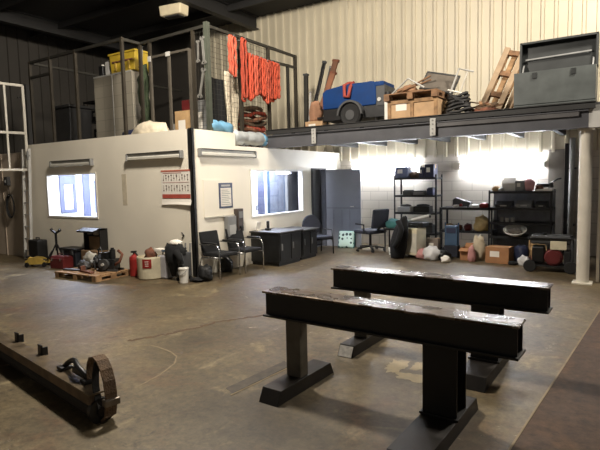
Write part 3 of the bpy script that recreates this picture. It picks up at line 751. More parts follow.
MB().tube([(-.17,0,0),(.17,0,.09)],.035,14).build('barrel', M_lightgrey, tb); MB().cyl((.16,0,.087),(.2,0,.097),.04,n=14).build('cap', M_darkgrey, tb)

# ------------------------------------------------------------------ shelving under the deck
S1 = (-4.41,10.66)
shelving('shelving_unit', 'tall open black shelving unit with boxes on its top', (S1[0],S1[1],0), .97, .42, (.1,.39,.84,1.22,1.6), 1.66, M_shelf)
carton('storage_box', 'blue grey box at the near end of the tall shelving top', (-4.25,10.85,1.6), .3,.3,.25, mat('bluegrey_box',(110,118,146),.7), 0, open_=False)
carton('storage_box', 'dark blue box at the far end of the tall shelving top', (-3.62,10.85,1.6), .2,.28,.28, M_navy, 0, open_=False)
carton('storage_box', 'slim navy box standing beside the dark blue one', (-3.79,10.82,1.6), .1,.26,.22, mat('navy_soft',(50,52,76),.6), 0, open_=False)
blob_thing('cloth_bundle', 'brown cloth bundle between the boxes on the tall shelving top', 'cloth', (-3.98,10.84,1.6), (.26,.26,.13), mat('dull_brown',(118,96,84),.9,bump=.4), 21)
for i,(x,z,w,h,m,l) in enumerate(((-4.12,1.22,.2,.09,M_darkgrey,'dark grey tray on the second tier of the tall shelving'),(-3.85,1.22,.24,.07,M_grey,'flat grey tin on the second tier of the tall shelving'),(-3.6,1.22,.14,.14,M_navy,'small navy tub on the second tier of the tall shelving'))):
    t_ = thing('parts_tray', l, 'tray', (x,10.82,z)); MB().box(-w/2,w/2,-.12,.12,0,h).build('tray_body', m, t_, .008); MB().box(-w/2+.02,w/2-.02,-.1,.1,h,h+.02).build('contents', M_darkgrey, t_, .006)
for i,(x,z,w,h,m,l) in enumerate(((-4.2,.84,.3,.12,M_lightgrey,'pale cardboard tray on the third tier of the tall shelving'),(-3.8,.84,.36,.13,M_plasticblk,'wide black tray on the third tier of the tall shelving'),(-4.1,.39,.3,.2,M_plasticblk,'black bin on the fourth tier of the tall shelving'),(-3.7,.39,.3,.17,M_darkgrey,'dark grey bin on the fourth tier of the tall shelving'))):
    t_ = thing('parts_tray', l, 'tray', (x,10.84,z)); MB().box(-w/2,w/2,-.13,.13,0,h).build('tray_body', m, t_, .01); MB().blob((0,0,h-.01),(w*.8,.2,.06),i+30).build('contents', M_darkgrey, t_, smooth=True)
carton('floor_carton', 'black bin on the bottom tier of the tall shelving', (-3.95,10.86,.1), .5,.3,.2, M_plasticblk, 0)
# low bench unit
shelving('shelving_bench', 'low black bench shelf between the two taller shelving units', (-3.3,10.42,0), 1.06, .5, (.1,.5,.97), .97, M_shelf)
vg = thing('machine_casing', 'dark grey sloped machine casing on the low bench shelf', 'machine', (-2.86,10.62,.97))
MB().prism([(-.2,0),(.12,0),(.16,.1),(-.14,.2),(-.2,.16)], -.1,.1,'y').build('casing', M_darkgrey, vg, .012); MB().box(-.1,.1,-.12,.12,0,.02).build('base', M_lightgrey, vg)
MB().cyl((-.02,-.1,.05),(-.02,-.13,.05),.03,n=12).build('knob', M_red, vg)
for i,(x,w,h,m,l) in enumerate(((-2.98,.12,.06,M_white,'small white box under the sloped casing on the low bench'),(-2.6,.2,.07,M_bagwhite,'crumpled white packet on the low bench shelf'),(-2.42,.2,.1,M_red,'crumpled red packet at the end of the low bench shelf'))):
    blob_thing('packet', l, 'packet', (x,10.5,.97), (w,.16,h), m, 40+i, .25, boxy=.4)
for i,(x,w,h,m,l) in enumerate(((-3.12,.16,.13,M_tan,'tan carton on the middle tier of the low bench'),(-2.95,.18,.11,M_rust,'rusty fittings in a heap on the middle tier of the low bench'),(-2.75,.16,.14,M_darkred,'dull red bundle on the middle tier of the low bench'))):
    blob_thing('parts_heap', l, 'parts', (x,10.55,.5), (w,.25,h), m, 50+i, .3, boxy=.3)
blob_thing('paper_bag', 'pale yellow crumpled paper bag on the middle tier of the low bench', 'bag', (-2.46,10.5,.5), (.3,.28,.3), mat('yellow_paper',(206,180,122),.8,bump=.6,bscale=14), 55, .4)
tl = thing('sack_truck', 'upright slate blue trolley frame standing in front of the low bench', 'trolley', (-2.9,9.98,0))
MB().box(-.13,.11,-.06,.06,.25,.64).build('blue_box', M_slate, tl, .01); MB().box(-.1,.08,-.07,-.06,.5,.6).build('panel_front', M_navy, tl)
for x in (-.14,.12): MB().bar((x,0,0.03),(x,0,.7),.02).build('upright', M_slate, tl)
MB().box(-.14,.13,-.1,.08,.03,.25).build('lower_bin', M_navyfab, tl, .01)
for x in (-.12,.1): MB().cyl((x-.02,.07,.05),(x+.02,.07,.05),.05,n=16).build('wheel', M_rubber, tl)
# right shelving
shelving('shelving_unit', 'black shelving unit holding the round white basket', (-2.32,10.42,0), 1.14, .5, (.1,.42,.69,.98,1.3), 1.32, M_shelf)
bk = [o for o in bpy.data.objects if o.get('label') == 'black shelving unit holding the round white basket'][0]
MB().box(.01,1.13,.485,.492,.05,1.3).build('back_sheet', mat('shelf_back',(150,152,156),.7), bk)
carton('storage_box', 'white open carton on the shelving above the basket', (-1.98,10.62,1.3), .24,.24,.2, M_white, .1)
carton('storage_box', 'grey carton beside the white one above the basket', (-1.76,10.64,1.3), .16,.22,.2, M_grey, -.1, open_=False)
for i,(x,y,w,h,m,l) in enumerate(((-2.2,10.55,.16,.1,M_tan,'small tan packet at the end of the shelving top'),(-2.1,10.5,.1,.07,M_lightgrey,'pale tin on the shelving top beside the tan packet'),(-1.6,10.58,.18,.24,M_pink,'pinkish crumpled bag on the shelving top'),(-1.42,10.55,.14,.12,M_rust,'rusty brown casting on the shelving top'))):
    blob_thing('packet', l, 'packet', (x,y,1.3), (w,.18,h), m, 60+i, .3, boxy=.3)
pn = thing('paper_pile', 'sheaf of white papers at the far end of the shelving top', 'papers', (-1.34,10.5,1.3), R(8))
for k in range(3): MB().box(-.16+.02*k,.14,-.12,.1-.01*k,.012*k,.012*k+.011).build('sheet', M_paper, pn)
dr = thing('angle_grinder', 'dark power tool lying on the white papers', 'power tool', (-1.32,10.62,1.34), R(10))
MB().tube([(-.16,0,.06),(.08,0,.06)],.04,12).build('motor_body', M_plasticblk, dr); MB().cyl((.08,0,.02),(.08,0,.1),.05,n=16).build('head', M_darkgrey, dr); MB().tube([(.08,0,.1),(.2,0,.18),(.26,0,.19)],.014,8).build('handle', M_plasticblk, dr)
for i,(x,z,w,h,m,l) in enumerate(((-2.05,.98,.3,.12,M_darkgrey,'dark grey bin on the second tier above the basket'),(-1.68,.98,.28,.14,M_grey,'mid grey bin on the second tier above the basket'),(-1.38,.98,.2,.12,M_darkgrey,'small dark bin at the far end of the second tier above the basket'),(-2.1,.69,.08,.09,M_lightgrey,'pale tin first in the row on the tier above the basket'),(-2.0,.69,.08,.08,M_white,'white tin second in the row on the tier above the basket'),(-1.9,.69,.08,.09,M_lightgrey,'pale tin third in the row on the tier above the basket'))):
    t_ = thing('parts_bin' if w > .1 else 'tin_can', l, 'bin' if w > .1 else 'tin', (x,10.6,z))
    if w > .1:
        MB().prism([(-.14,0),(.14,0),(.14,h),(-.06,h),(-.14,h*.5)],-w/2,w/2,'x').build('bin_body', m, t_, .006); MB().box(-w*.2,w*.2,-.15,-.14,h*.2,h*.4).build('bin_tag', M_lightgrey, t_)
    else:
        MB().cyl((0,0,0),(0,0,h),w/2,n=16).build('can', m, t_); MB().cyl((0,0,h),(0,0,h+.006),w/2*.9,n=16).build('lid', M_grey, t_)
bs = thing('round_basket', 'round white basket tipped on its side on the black shelving', 'basket', (-1.82,10.42,.43), 0)
q = MB(); q.lathe([(.12,0),(.2,.07),(.215,.09),(.205,.1),(.19,.09),(.11,.015),(.01,.015)], n=28)
q.rot((R(24),0,R(6)))
zmin = min(v.co.z for v in q.bm.verts)
for v in q.bm.verts: v.co.z -= zmin
q.build('bowl', M_white, bs, smooth=True)
MB().blob((0,-.03,.1),(.26,.12,.11),70,.35,floor=False).build('contents', mat('grey_rags',(120,112,104),.9,bump=.5), bs, smooth=True)
# floor clutter in front of the shelving
blob_thing('plastic_bag', 'white plastic bag of rubbish on the floor below the low bench', 'bag', (-3.18,9.58,0), (.34,.3,.26), M_bagwhite, 81, .35)
blob_thing('plastic_bag', 'pink plastic bag beside the white bag on the floor', 'bag', (-3.42,9.66,0), (.26,.26,.2), M_pink, 82, .35)
blob_thing('bin_liner', 'black bin liner on the floor behind the white bag', 'bag', (-2.98,9.66,0), (.26,.26,.2), mat('black_sack',(18,18,19)), 83, .35)
blob_thing('white_rag', 'small bright white rag heap on the floor next to the bags', 'rag', (-2.84,9.36,0), (.18,.16,.13), M_paper, 84, .35)
carton('floor_carton', 'grey carton on the floor by the tall shelving foot', (-3.32,10.1,0), .24,.22,.36, mat('greyish_card',(128,116,106),.85), .1, open_=False)
carton('floor_carton', 'small brown carton on the floor by the blue trolley', (-2.56,9.85,0), .22,.24,.24, M_card, -.1)
blob_thing('paper_sack', 'tall pale paper sack standing between two brown cartons', 'sack', (-2.36,9.88,0), (.24,.22,.46), mat('pale_sack',(190,176,150),.8,bump=.6,bscale=12), 86, .4)
blob_thing('pink_wrap', 'pinkish plastic wrap leaning on the tall paper sack', 'wrap', (-2.44,9.66,0), (.14,.14,.3), M_pink, 87, .35)
carton('floor_carton', 'wide brown cardboard carton on the floor below the basket', (-1.97,9.78,0), .42,.3,.3, M_card, R(-6), open_=False)
blob_thing('navy_bag', 'navy cloth bag on the floor beside the wide brown carton', 'bag', (-1.6,9.86,0), (.26,.24,.34), M_navy, 88, .3)
blob_thing('white_rag', 'white crumpled rag in front of the navy bag', 'rag', (-1.53,9.64,0), (.2,.14,.17), M_bagwhite, 89, .4)
blob_thing('black_rag', 'dark rag on the floor in front of the wide carton', 'rag', (-1.7,9.6,0), (.18,.12,.07), M_fabric, 90, .4)
carton('floor_carton', 'tan carton on the floor behind the generator', (-1.36,10.0,0), .28,.26,.32, M_tan, .2)
blob_thing('rust_heap', 'brown rusty scraps below the tan carton', 'scrap', (-1.42,9.72,0), (.24,.18,.16), M_rust, 91, .35)
# generator
ge = thing('generator', 'portable generator with red engine in a black tube frame', 'generator', (-1.06,9.3,0), R(4))
for sy in (-.2,.2): MB().tube([(-.33,sy,.1),(.33,sy,.1),(.33,sy,.56),(-.33,sy,.56)],.016,10,closed=True).build('frame_loop', M_black, ge)
for x in (-.33,.33): MB().tube([(x,-.2,.56),(x,.2,.56)],.014,8).tube([(x,-.2,.1),(x,.2,.1)],.014,8).build('frame_bar', M_black, ge)
MB().box(-.3,.3,-.18,.18,.46,.6).build('fuel_tank', M_darkgrey, ge, .03)
MB().cyl((-.1,0,.6),(-.1,0,.63),.035,n=16).build('fuel_cap', M_plasticblk, ge)
MB().box(0.0,.24,-.215,-.185,.38,.52).build('control_panel', M_cream, ge, .008)
MB().cyl((.05,-.2,.25),(.05,.1,.25),.14,n=28).build('engine', M_darkred, ge, .02)
MB().cyl((.05,-.225,.25),(.05,-.2,.25),.1,n=24).build('recoil_cover', M_darkred, ge)
MB().box(-.28,-.08,-.14,.14,.14,.42).build('alternator', M_black, ge, .03)
MB().box(-.3,.3,-.18,.18,.085,.12).build('bed_plate', M_black, ge)
MB().box(.2,.3,-.19,.1,.14,.36).build('air_filter', M_plasticblk, ge, .02)
for sx in (-.3,.3):
    MB().cyl((sx,-.26,.1),(sx,-.2,.1),.1,n=22).build('wheel', M_rubber, ge, .012)
    MB().bar((sx*.95,.18,0),(sx*.95,.18,.1),.03).build('foot', M_rubber, ge)
blob_thing('white_jerrycan', 'dirty white plastic can between the generator and the column', 'can', (-.72,9.62,0), (.14,.2,.52), M_lightgrey, 93, .12, boxy=.7)

# ------------------------------------------------------------------ things on the floor by the office front
su = thing('black_case', 'upright black case at the foot of the ladder', 'case', (-10.52,5.92,0)); su.scale = (.78,.9,1)
MB().box(-.24,.22,-.13,.13,0.03,.46).build('shell', M_plasticblk, su, .03); MB().tube([(-.08,0,.46),(-.08,0,.5),(.08,0,.5),(.08,0,.46)],.012,8).build('handle', M_plasticblk, su)
for a in (-.18,.16): MB().cyl((a-.02,-.05,.03),(a+.02,-.05,.03),.03,n=12).build('wheel', M_rubber, su)
MB().box(-.24,.22,-.005,.005,.03,.465).build('seam', M_rubber, su)
# pipe stand
ps = thing('pipe_stand', 'black tripod pipe stand with a vee head', 'stand', (-9.74,5.86,0)); ps.scale = (.85,.85,1)
MB().cyl((0,0,.28),(0,0,.64),.028).build('tube', M_black, ps)
for k in range(3):
    a = 2*PI*k/3+.4; MB().bar((.02*math.cos(a),.02*math.sin(a),.4),(.26*math.cos(a),.26*math.sin(a),.0),.035,.02).build('leg', M_black, ps)
MB().bar((-.18,0,.69),(.0,0,.63),.035).bar((0,0,.63),(.18,0,.69),.035).build('vee_head', M_black, ps)
for x in (-.17,.17): MB().cyl((x,-.02,.69),(x,.02,.71),.03,n=14).build('roller', M_black, ps)
# yellow trolley jack
yj = thing('trolley_jack', 'yellow trolley jack low on the floor in front of the pipe stand', 'jack', (-9.82,5.5,0), R(35)); yj.scale = (.7,.7,.9)
MB().prism([(-.3,.06),(.28,.06),(.3,.12),(.1,.2),(-.1,.22),(-.3,.14)],-.13,-.11,'y').prism([(-.3,.06),(.28,.06),(.3,.12),(.1,.2),(-.1,.22),(-.3,.14)],.11,.13,'y').build('side_plate', M_olive, yj)
MB().bar((.05,0,.14),(-.26,0,.2),.08,.05).build('lift_arm', M_olive, yj); MB().cyl((-.27,0,.2),(-.27,0,.24),.06,n=18).build('saddle', M_black, yj)
for x in (-.24,.24):
    for y in (-.15,.15): MB().cyl((x,y-.02,.055),(x,y+.02,.055),.055,n=16).build('wheel', M_black, yj)
MB().bar((.26,0,.14),(.42,0,.34),.03).build('handle_socket', M_black, yj)
MB().box(-.08,.2,-.1,.1,.09,.15).build('hydraulic_unit', M_black, yj, .01)
# red toolbox, dark crate, open case
rt = thing('red_toolbox', 'low red toolbox on the floor beside the pallet', 'toolbox', (-9.2,5.62,0), R(6)); rt.scale = (.72,.9,.95)
MB().box(-.26,.26,-.13,.13,0,.2).build('body', M_darkred, rt, .01); MB().prism([(-.13,.2),(.13,.2),(.08,.25),(-.08,.25)],-.26,.26,'x').build('lid', M_darkred, rt)
MB().tube([(-.1,0,.25),(-.09,0,.3),(.09,0,.3),(.1,0,.25)],.01,8).build('handle', M_chrome, rt)
for x in (-.16,.16): MB().box(x-.02,x+.02,-.14,-.13,.16,.22).build('latch', M_chrome, rt)
dc = thing('dark_crate', 'dark blue plastic crate behind the red toolbox', 'crate', (-9.2,5.95,0))
MB().box(-.32,.2,-.16,.12,0,.3).build('crate_body', mat('midnight',(28,31,38),.55), dc, .015); MB().box(-.34,.22,-.17,.13,.3,.36).build('lid', M_plasticblk, dc, .01)
for x in (-.22,.1): MB().box(x-.03,x+.03,-.185,-.16,.24,.32).build('clip', M_darkgrey, dc)
oc = thing('open_case', 'black equipment case standing open against the front wall', 'case', (-8.66,5.98,0)); oc.scale = (.72,.95,1.05)
MB().box(-.36,.36,-.13,.13,0,.32).build('stand_box', mat('brown_dirty',(120,94,66),.8,bump=.3), oc, .01)
q = MB(); q.box(-.36,.36,.08,.13,.32,.72).box(-.36,-.33,-.05,.08,.32,.72).box(.33,.36,-.05,.08,.32,.72).box(-.36,.36,-.05,.08,.69,.72); q.build('case_shell', M_plasticblk, oc)
MB().box(-.32,.32,.05,.08,.33,.56).build('foam_insert', mat('foam_brown',(140,116,86),.9,bump=.5), oc)
MB().bar((0,-.05,.72),(0,-.2,.67),.72,.03).build('lid', M_plasticblk, oc)
MB().box(-.05,.05,-.12,-.06,.62,.68).build('handle', M_grey, oc); MB().blob((.1,.0,.6),(.2,.1,.12),95).build('tool_tray', M_lightgrey, oc, smooth=True)
# pallet
def pallet(name, label, loc, rz, w, d, m, cat='pallet', rot=None, group=None):
    t_ = thing(name, label, cat, loc, rz, group)
    if rot: t_.rotation_euler = rot
    n = 7
    for i in range(n):
        y = -d/2 + (d-.09)*i/(n-1)
        MB().box(-w/2,w/2,y,y+.09,.1,.12).build('deck_board', m, t_, .002)
    for x in (-w/2+.05,0,w/2-.05):
        b = MB().box(x-.05,x+.05,-d/2,d/2,.08,.1).build('stringer', m, t_)
        for y in (-d/2+.06,0,d/2-.06): MB().box(x-.05,x+.05,y-.06,y+.06,.018,.08).build('block', m, b)
        MB().box(x-.05,x+.05,-d/2,d/2,0,.018).build('bottom_board', m, t_)
    return t_
pallet('wooden_pallet', 'wooden pallet flat on the floor loaded with engine parts', (-7.85,5.36,0), R(2), 1.1, .72, M_wood); bpy.data.objects['wooden_pallet'].scale = (1,1,.85)
M_greasy = mat('greasy_black',(26,26,27),.45,vary=.3,scale=14,bump=.4,bscale=30)
en = thing('small_engine', 'black greasy engine with pipes on the pallet nearest the red extinguisher', 'engine', (-7.55,5.5,.11), R(20))
MB().box(-.16,.14,-.1,.1,0.02,.2).build('engine_block', M_greasy, en, .012)
q = MB()
for i in range(5): q.box(-.15,.0,-.09,.09,.21+.022*i,.222+.022*i)
q.build('cooling_fin', M_greasy, en)
MB().cyl((.06,0,.2),(.06,0,.36),.05,n=16).cyl((.06,0,.36),(.06,0,.39),.03,n=12).build('air_filter', M_plasticblk, en)
MB().cyl((-.03,-.1,.12),(-.03,-.16,.12),.09,n=22).build('pulley', M_darkgrey, en); MB().cyl((-.03,-.16,.12),(-.03,-.19,.12),.025,n=12).build('shaft', M_silver, en)
MB().tube([(.12,-.06,.1),(.24,-.08,.16),(.26,-.02,.28),(.16,.02,.34)],.025,10).build('exhaust', M_rust, en, smooth=True)
MB().tube([(-.14,.05,.2),(-.24,.02,.26),(-.26,-.08,.14),(-.2,-.14,.03)],.016,8).build('hose', M_rubber, en, smooth=True)
MB().bar((-.2,-.1,.01),(.2,-.1,.01),.03).bar((-.2,.1,.01),(.2,.1,.01),.03).build('skid', M_darkgrey, en)
gb = thing('gearbox', 'dark gearbox with a flange standing behind the greasy engine', 'gearbox', (-7.93,5.6,.11), R(-15))
MB().prism([(-.14,0),(.14,0),(.16,.1),(.08,.22),(-.06,.24),(-.16,.12)],-.09,.09,'y').build('casing', M_greasy, gb, .015)
MB().cyl((.0,-.09,.12),(0,-.12,.12),.085,n=24).build('flange', M_darkgrey, gb); MB().cyl((0,-.12,.12),(0,-.2,.12),.03,n=14).build('shaft', M_grey, gb)
MB().tube([(-.1,0,.22),(-.12,.0,.32),(.0,0,.36),(.08,0,.24)],.015,8).build('lifting_bar', M_black, gb)
blob_thing('parts_pile', 'dark grey metal parts in the middle of the loaded pallet', 'parts', (-8.08,5.36,.11), (.26,.2,.14), mat('oily_grey',(56,54,52),.5,bump=.5,bscale=14), 102, .5, fr=3.2)
blob_thing('dust_sheet', 'pale plastic sheeting bundled at the back of the loaded pallet', 'sheet', (-8.22,5.58,.11), (.36,.2,.26), mat('pale_sheet',(176,172,160),.6,bump=.5,bscale=12), 103, .4)
fb = thing('flat_plate', 'flat grey steel plate lying on the front of the loaded pallet', 'plate', (-8.1,5.2,.105), R(12))
MB().box(-.25,.2,-.05,.05,0,.025).build('plate_body', M_darkgrey, fb, .003); MB().box(.16,.2,-.05,.05,.025,.06).build('plate_lip', M_darkgrey, fb)
fb = thing('rusty_bracket', 'rusty brown bracket lying on the front boards of the loaded pallet', 'bracket', (-7.72,5.16,.105), R(-8))
MB().box(-.18,.18,-.04,.04,0,.03).build('bracket_base', M_rust, fb, .004); MB().box(-.18,-.13,-.04,.04,.03,.1).build('bracket_tab', M_rust, fb)
# extinguisher, drum, can, trolley, bucket
ex = thing('fire_extinguisher', 'red fire extinguisher standing between the pallet and cream drum', 'extinguisher', (-7.17,5.72,0))
MB().lathe([(.085,0),(.09,.01),(.09,.3),(.08,.34),(.04,.37),(.025,.38),(.02,.41)],n=20).build('cylinder', M_red, ex, smooth=False)
MB().box(-.03,.03,-.05,.03,.41,.44).build('valve', M_black, ex); MB().tube([(.03,0,.41),(.1,0,.36),(.1,0,.15)],.011,8).build('hose', M_rubber, ex)
dm = thing('plastic_drum', 'cream plastic drum with a red label and cut open top', 'drum', (-6.76,5.72,0))
MB().lathe([(.2,0),(.215,.02),(.225,.36),(.22,.38),(.21,.38),(.205,.3),(.01,.3)],n=28).build('drum_body', M_cream, dm)
q = MB(); q.sheet(-.5,.5,0,1,lambda u,v:0,6,2)
for v in q.bm.verts:
    a = -PI/2+.58+v.co.x*.68; v.co = Vector((.2255*math.cos(a),.2255*math.sin(a),.2+.15*v.co.y))
q.build('red_label', M_red, dm, solid=.002)
q = MB()
for k in range(3):
    a0 = -PI/2+.58
    q.bar((.229*math.cos(a0-.14),.229*math.sin(a0-.14),.24+k*.035),(.229*math.cos(a0+.14),.229*math.sin(a0+.14),.24+k*.035),.002,.008)
q.build('label_print', M_paper, dm)
blob_thing('brown_rag', 'rusty brown rag sticking out of the cream drum', 'rag', (-6.75,5.72,.31), (.22,.2,.2), M_rust, 111, .4)
gc = thing('plastic_can', 'greyish translucent water can behind the black coat trolley', 'can', (-6.5,5.84,0))
MB().box(-.12,.1,-.1,.1,0,.4).build('can_body', M_pastel, gc, .03); MB().cyl((.02,0,.4),(.02,0,.44),.03,n=12).build('cap', M_slate, gc); MB().tube([(-.09,0,.4),(-.07,0,.45),(-.01,0,.45),(0,0,.4)],.012,8).build('handle', M_pastel, gc)
pk = thing('paper_packet', 'flat white packet with blue print resting on the water can', 'packet', (-6.5,5.82,.452), R(8))
MB().box(-.18,.12,-.07,.07,0,.05).build('packet_body', M_paper, pk, .008); MB().box(-.02,.06,-.071,-.07,.01,.04).build('blue_print', M_slate, pk)
tl = thing('bin_trolley', 'small grey bin trolley under the black jacket', 'trolley', (-6.22,5.84,0))
MB().box(.04,.19,-.1,.12,.06,.46).build('bin', M_darkgrey, tl, .015)
for a,b in ((.06,-.08),(.17,-.08),(.06,.1),(.17,.1)): MB().cyl((a-.015,b,.03),(a+.015,b,.03),.03,n=12).build('caster', M_rubber, tl)
for x in (.06,.17): MB().bar((x,.1,.4),(x,.12,.6),.02).build('upright', M_grey, tl)
cj = thing('black_jacket', 'black jacket thrown over the small trolley at the wall corner', 'jacket', (-6.24,5.82,0.0)); cj.scale = (1.25,1,1)
q = MB().blob((0,0,.06),(.4,.3,.56),121,.3,3.0)
for v in q.bm.verts:
    k = (v.co.z-.06)/.5; v.co.x *= .5+.62*min(1,max(0,k))**1.4; v.co.y *= .7+.4*k
q.build('jacket_body', M_fabric, cj, smooth=True)
MB().tube([(.1,-.12,.5),(.17,-.14,.42),(.19,-.13,.3)],.05,10,jit=.3).build('sleeve', M_fabric, cj, smooth=True)
blob_thing('white_hat', 'white hat on top of the black jacket', 'hat', (-6.26,5.84,.57), (.24,.18,.1), M_paper, 123, .15)
bucket('bucket', 'white paint bucket with a lid beside the black jacket', (-5.94,5.68,0), .08, .24, M_white, lid=True)
sb = blob_thing('tool_bag', 'black tool bag slumped at the dark corner post', 'bag', (-5.72,5.96,0), (.22,.22,.26), mat('bag_black',(22,22,22),.6,bump=.7,bscale=16), 131, .45, fr=2.8)
blob_thing('rag_heap', 'flat black rag spread on the floor beside the tool bag', 'rag', (-5.82,5.84,0), (.26,.16,.07), M_fabric, 132, .4)
hk = thing('wall_hook', 'small dark hook on the front wall above the white cap', 'hook', (-6.38,OF,.7))
MB().bar((-.03,-.008,.05),(.03,-.012,.0),.012).bar((.03,-.012,0),(-.03,-.008,-.05),.012).build('hook_arm', M_darkgrey, hk); MB().box(-.01,.01,-.01,0,-.01,.01).build('hook_plate', M_darkgrey, hk)

# ------------------------------------------------------------------ storage cage on the office roof
RZ = 2.255; CT = 4.3
cg = thing('storage_cage', 'dark steel storage cage built on top of the office', 'cage', (0,0,0))
FX = (-11.05,-10.28,-9.4,-7.95); FY = 6.3; BY = 6.72; SX = -6.22
for x in FX: MB().box(x-.027,x+.027,FY-.027,FY+.027,RZ,CT).build('post', mat('cage_post',(54,48,38),.55,.2,vary=.15), cg)
for x in (-7.95,-7.68,-6.55): MB().box(x-.027,x+.027,BY-.027,BY+.027,RZ,CT-.01).build('post', MATS['cage_post'], cg)
MB().box(SX-.04,SX+.04,BY-.04,BY+.04,RZ,CT+.06).build('corner_post', mat('corner_green',(66,70,60),.5), cg)
for y in (7.6,8.5,9.5): MB().box(SX-.03,SX+.03,y-.03,y+.03,RZ if y < 8.2 else 2.6,CT).build('post', MATS['cage_post'], cg)
for (p, q_) in (((FX[0],FY,CT-.03),(FX[-1],FY,CT-.03)),((-7.95,FY,CT-.03),(-7.95,BY,CT-.03)),((-7.95,BY,CT-.03),(SX,BY,CT)),((SX,BY,CT),(SX,9.53,CT)),((FX[0],FY,3.95),(FX[1],FY,3.95)),((SX,8.5,4.03),(SX,9.5,4.06)),((FX[0],FY,CT-.03),(FX[0],10.8,CT-.03))):
    MB().bar(p,q_,.045,.05).build('rail', M_cage, cg)
dg = MB()
for (p, q_) in (((-7.62,BY-.05,3.95),(-6.6,BY-.05,3.95)),((-7.62,BY-.05,RZ+.03),(-7.62,BY-.05,3.95)),((-6.6,BY-.05,RZ+.03),(-6.6,BY-.05,3.95)),((-7.12,BY-.05,RZ+.03),(-7.12,BY-.05,3.95))): dg.bar(p,q_,.045,.04)
dd = dg.build('cage_door', mat('cage_door_steel',(92,86,76),.5,.3), cg)
MB().box(-7.65,-7.58,BY-.09,BY-.07,3.87,3.97).box(-7.17,-7.07,BY-.09,BY-.07,3.9,3.98).build('hinge_plate', M_lightgrey, dd)
dg = MB()
for (p, q_) in (((SX,9.2,2.6),(SX,9.2,4.03)),): dg.bar(p,q_,.05,.05)
dg.build('side_door', M_cage, cg)
def weld(x0,x1,y0,y1,z0,z1,step,axis):
    q = MB(); r = .0022
    if axis == 'y':
        n = int((y1-y0)/step)
        for i in range(n+1): q.box(x0-r,x0+r,y0+i*step-r,y0+i*step+r,z0,z1)
        for i in range(int((z1-z0)/step)+1): q.box(x0-r,x0+r,y0,y1,z0+i*step-r,z0+i*step+r)
    else:
        for i in range(int((x1-x0)/step)+1): q.box(x0+i*step-r,x0+i*step+r,y0-r,y0+r,z0,z1)
        for i in range(int((z1-z0)/step)+1): q.box(x0,x1,y0-r,y0+r,z0+i*step-r,z0+i*step+r)
    return q
weld(-6.52,SX-.05,BY,BY,RZ,CT-.05,.07,'x').build('mesh_panel', M_cage, cg)
weld(SX,SX,BY+.05,8.5,2.62,CT-.05,.09,'y').build('mesh_panel', M_cage, cg)
# spanners hung on the cage
def spanner(label, loc, L, rot, m):
    t_ = thing('giant_spanner', label, 'spanner', loc); t_.rotation_euler = (0,rot,0)
    h = L/2; w = L*.045
    def jaw(s):
        return [(w,s*(h-.13*L)),(w*2.4,s*(h-.06*L)),(w*2.2,s*h),(w*.9,s*(h+.01)),(w*.9,s*(h-.06*L)),(-w*.9,s*(h-.06*L)),(-w*.9,s*(h+.01)),(-w*2.2,s*h),(-w*2.4,s*(h-.06*L)),(-w,s*(h-.13*L))]
    MB().prism([(-w,-h*.8),(w,-h*.8),(w,h*.8),(-w,h*.8)],-.01,.01,'y').build('shank', m, t_)
    MB().prism(jaw(1),-.014,.014,'y').build('jaw', m, t_); MB().prism(jaw(-1),-.014,.014,'y').build('jaw', m, t_)
    return t_
M_span = mat('spanner_steel',(128,126,120),.45,.3,vary=.15)
spanner('short open-ended spanner hung by the cage door post', (-6.39,BY-.05,3.88), .36, R(2), M_span)
spanner('long bright spanner hung against the cage corner post', (-6.27,BY-.05,3.88), .46, R(-4), M_span)
spanner('long spanner hung slanting below the other two', (-6.33,BY-.05,3.33), .5, R(14), M_span)
# orange slings on the cage side
def sling(label, y, z1, z0, seed, group, w=.062):
    q = MB(); rr = random.Random(seed)
    for k in range(3):
        x0 = SX+.085+.035*k+rr.uniform(-.01,.01); yy = y+rr.uniform(-.02,.02); a = z1-.02*k; b = z0+rr.uniform(-.03,.08)
        pts = []
        n = 14
        for i in range(n+1): pts.append((x0, yy-w/2+.012*math.sin(i*1.1+seed+k), a-.05-(a-b-.1)*i/n))
        for i in range(1,6): an = PI+PI*i/6; pts.append((x0, yy+w/2*math.cos(an), b+.05+.05*math.sin(an)))
        for i in range(n+1): pts.append((x0, yy+w/2+.012*math.sin(i*1.3+seed*2+k), b+.05+(a-b-.1)*i/n))
        for i in range(1,6): an = PI*i/6; pts.append((x0, yy+w/2*math.cos(an), a-.05+.05*math.sin(an)))
        q.tube(pts,.021,8,closed=True,jit=.45)
    o = thing('lifting_sling', label, 'sling', (0,0,0), 0, group)
    q.build('sling_loop', (M_orange, M_orange2, M_orange3)[seed % 3], o, smooth=True)
    MB().tube([(SX,y,z1-.03),(SX+.17,y,z1-.05),(SX+.18,y,z1-.01)],.008,6).build('hook', M_grey, o)
    return o
sling('tall orange sling at the corner end of the row, hung highest', 7.24, 4.24, 3.52, 1, 'orange slings on the cage side', .085)
sling('longest orange sling, second from the cage corner post', 7.56, 4.26, 3.12, 2, 'orange slings on the cage side', .085)
for i, y in enumerate((7.74,7.87,8.0,8.12,8.25,8.38,8.52,8.64)):
    sling('medium orange sling in the row hung on the cage side', y, 4.02-.004*i, 3.19+.03*((i*5)%4-1), 3+i, 'orange slings on the cage side')
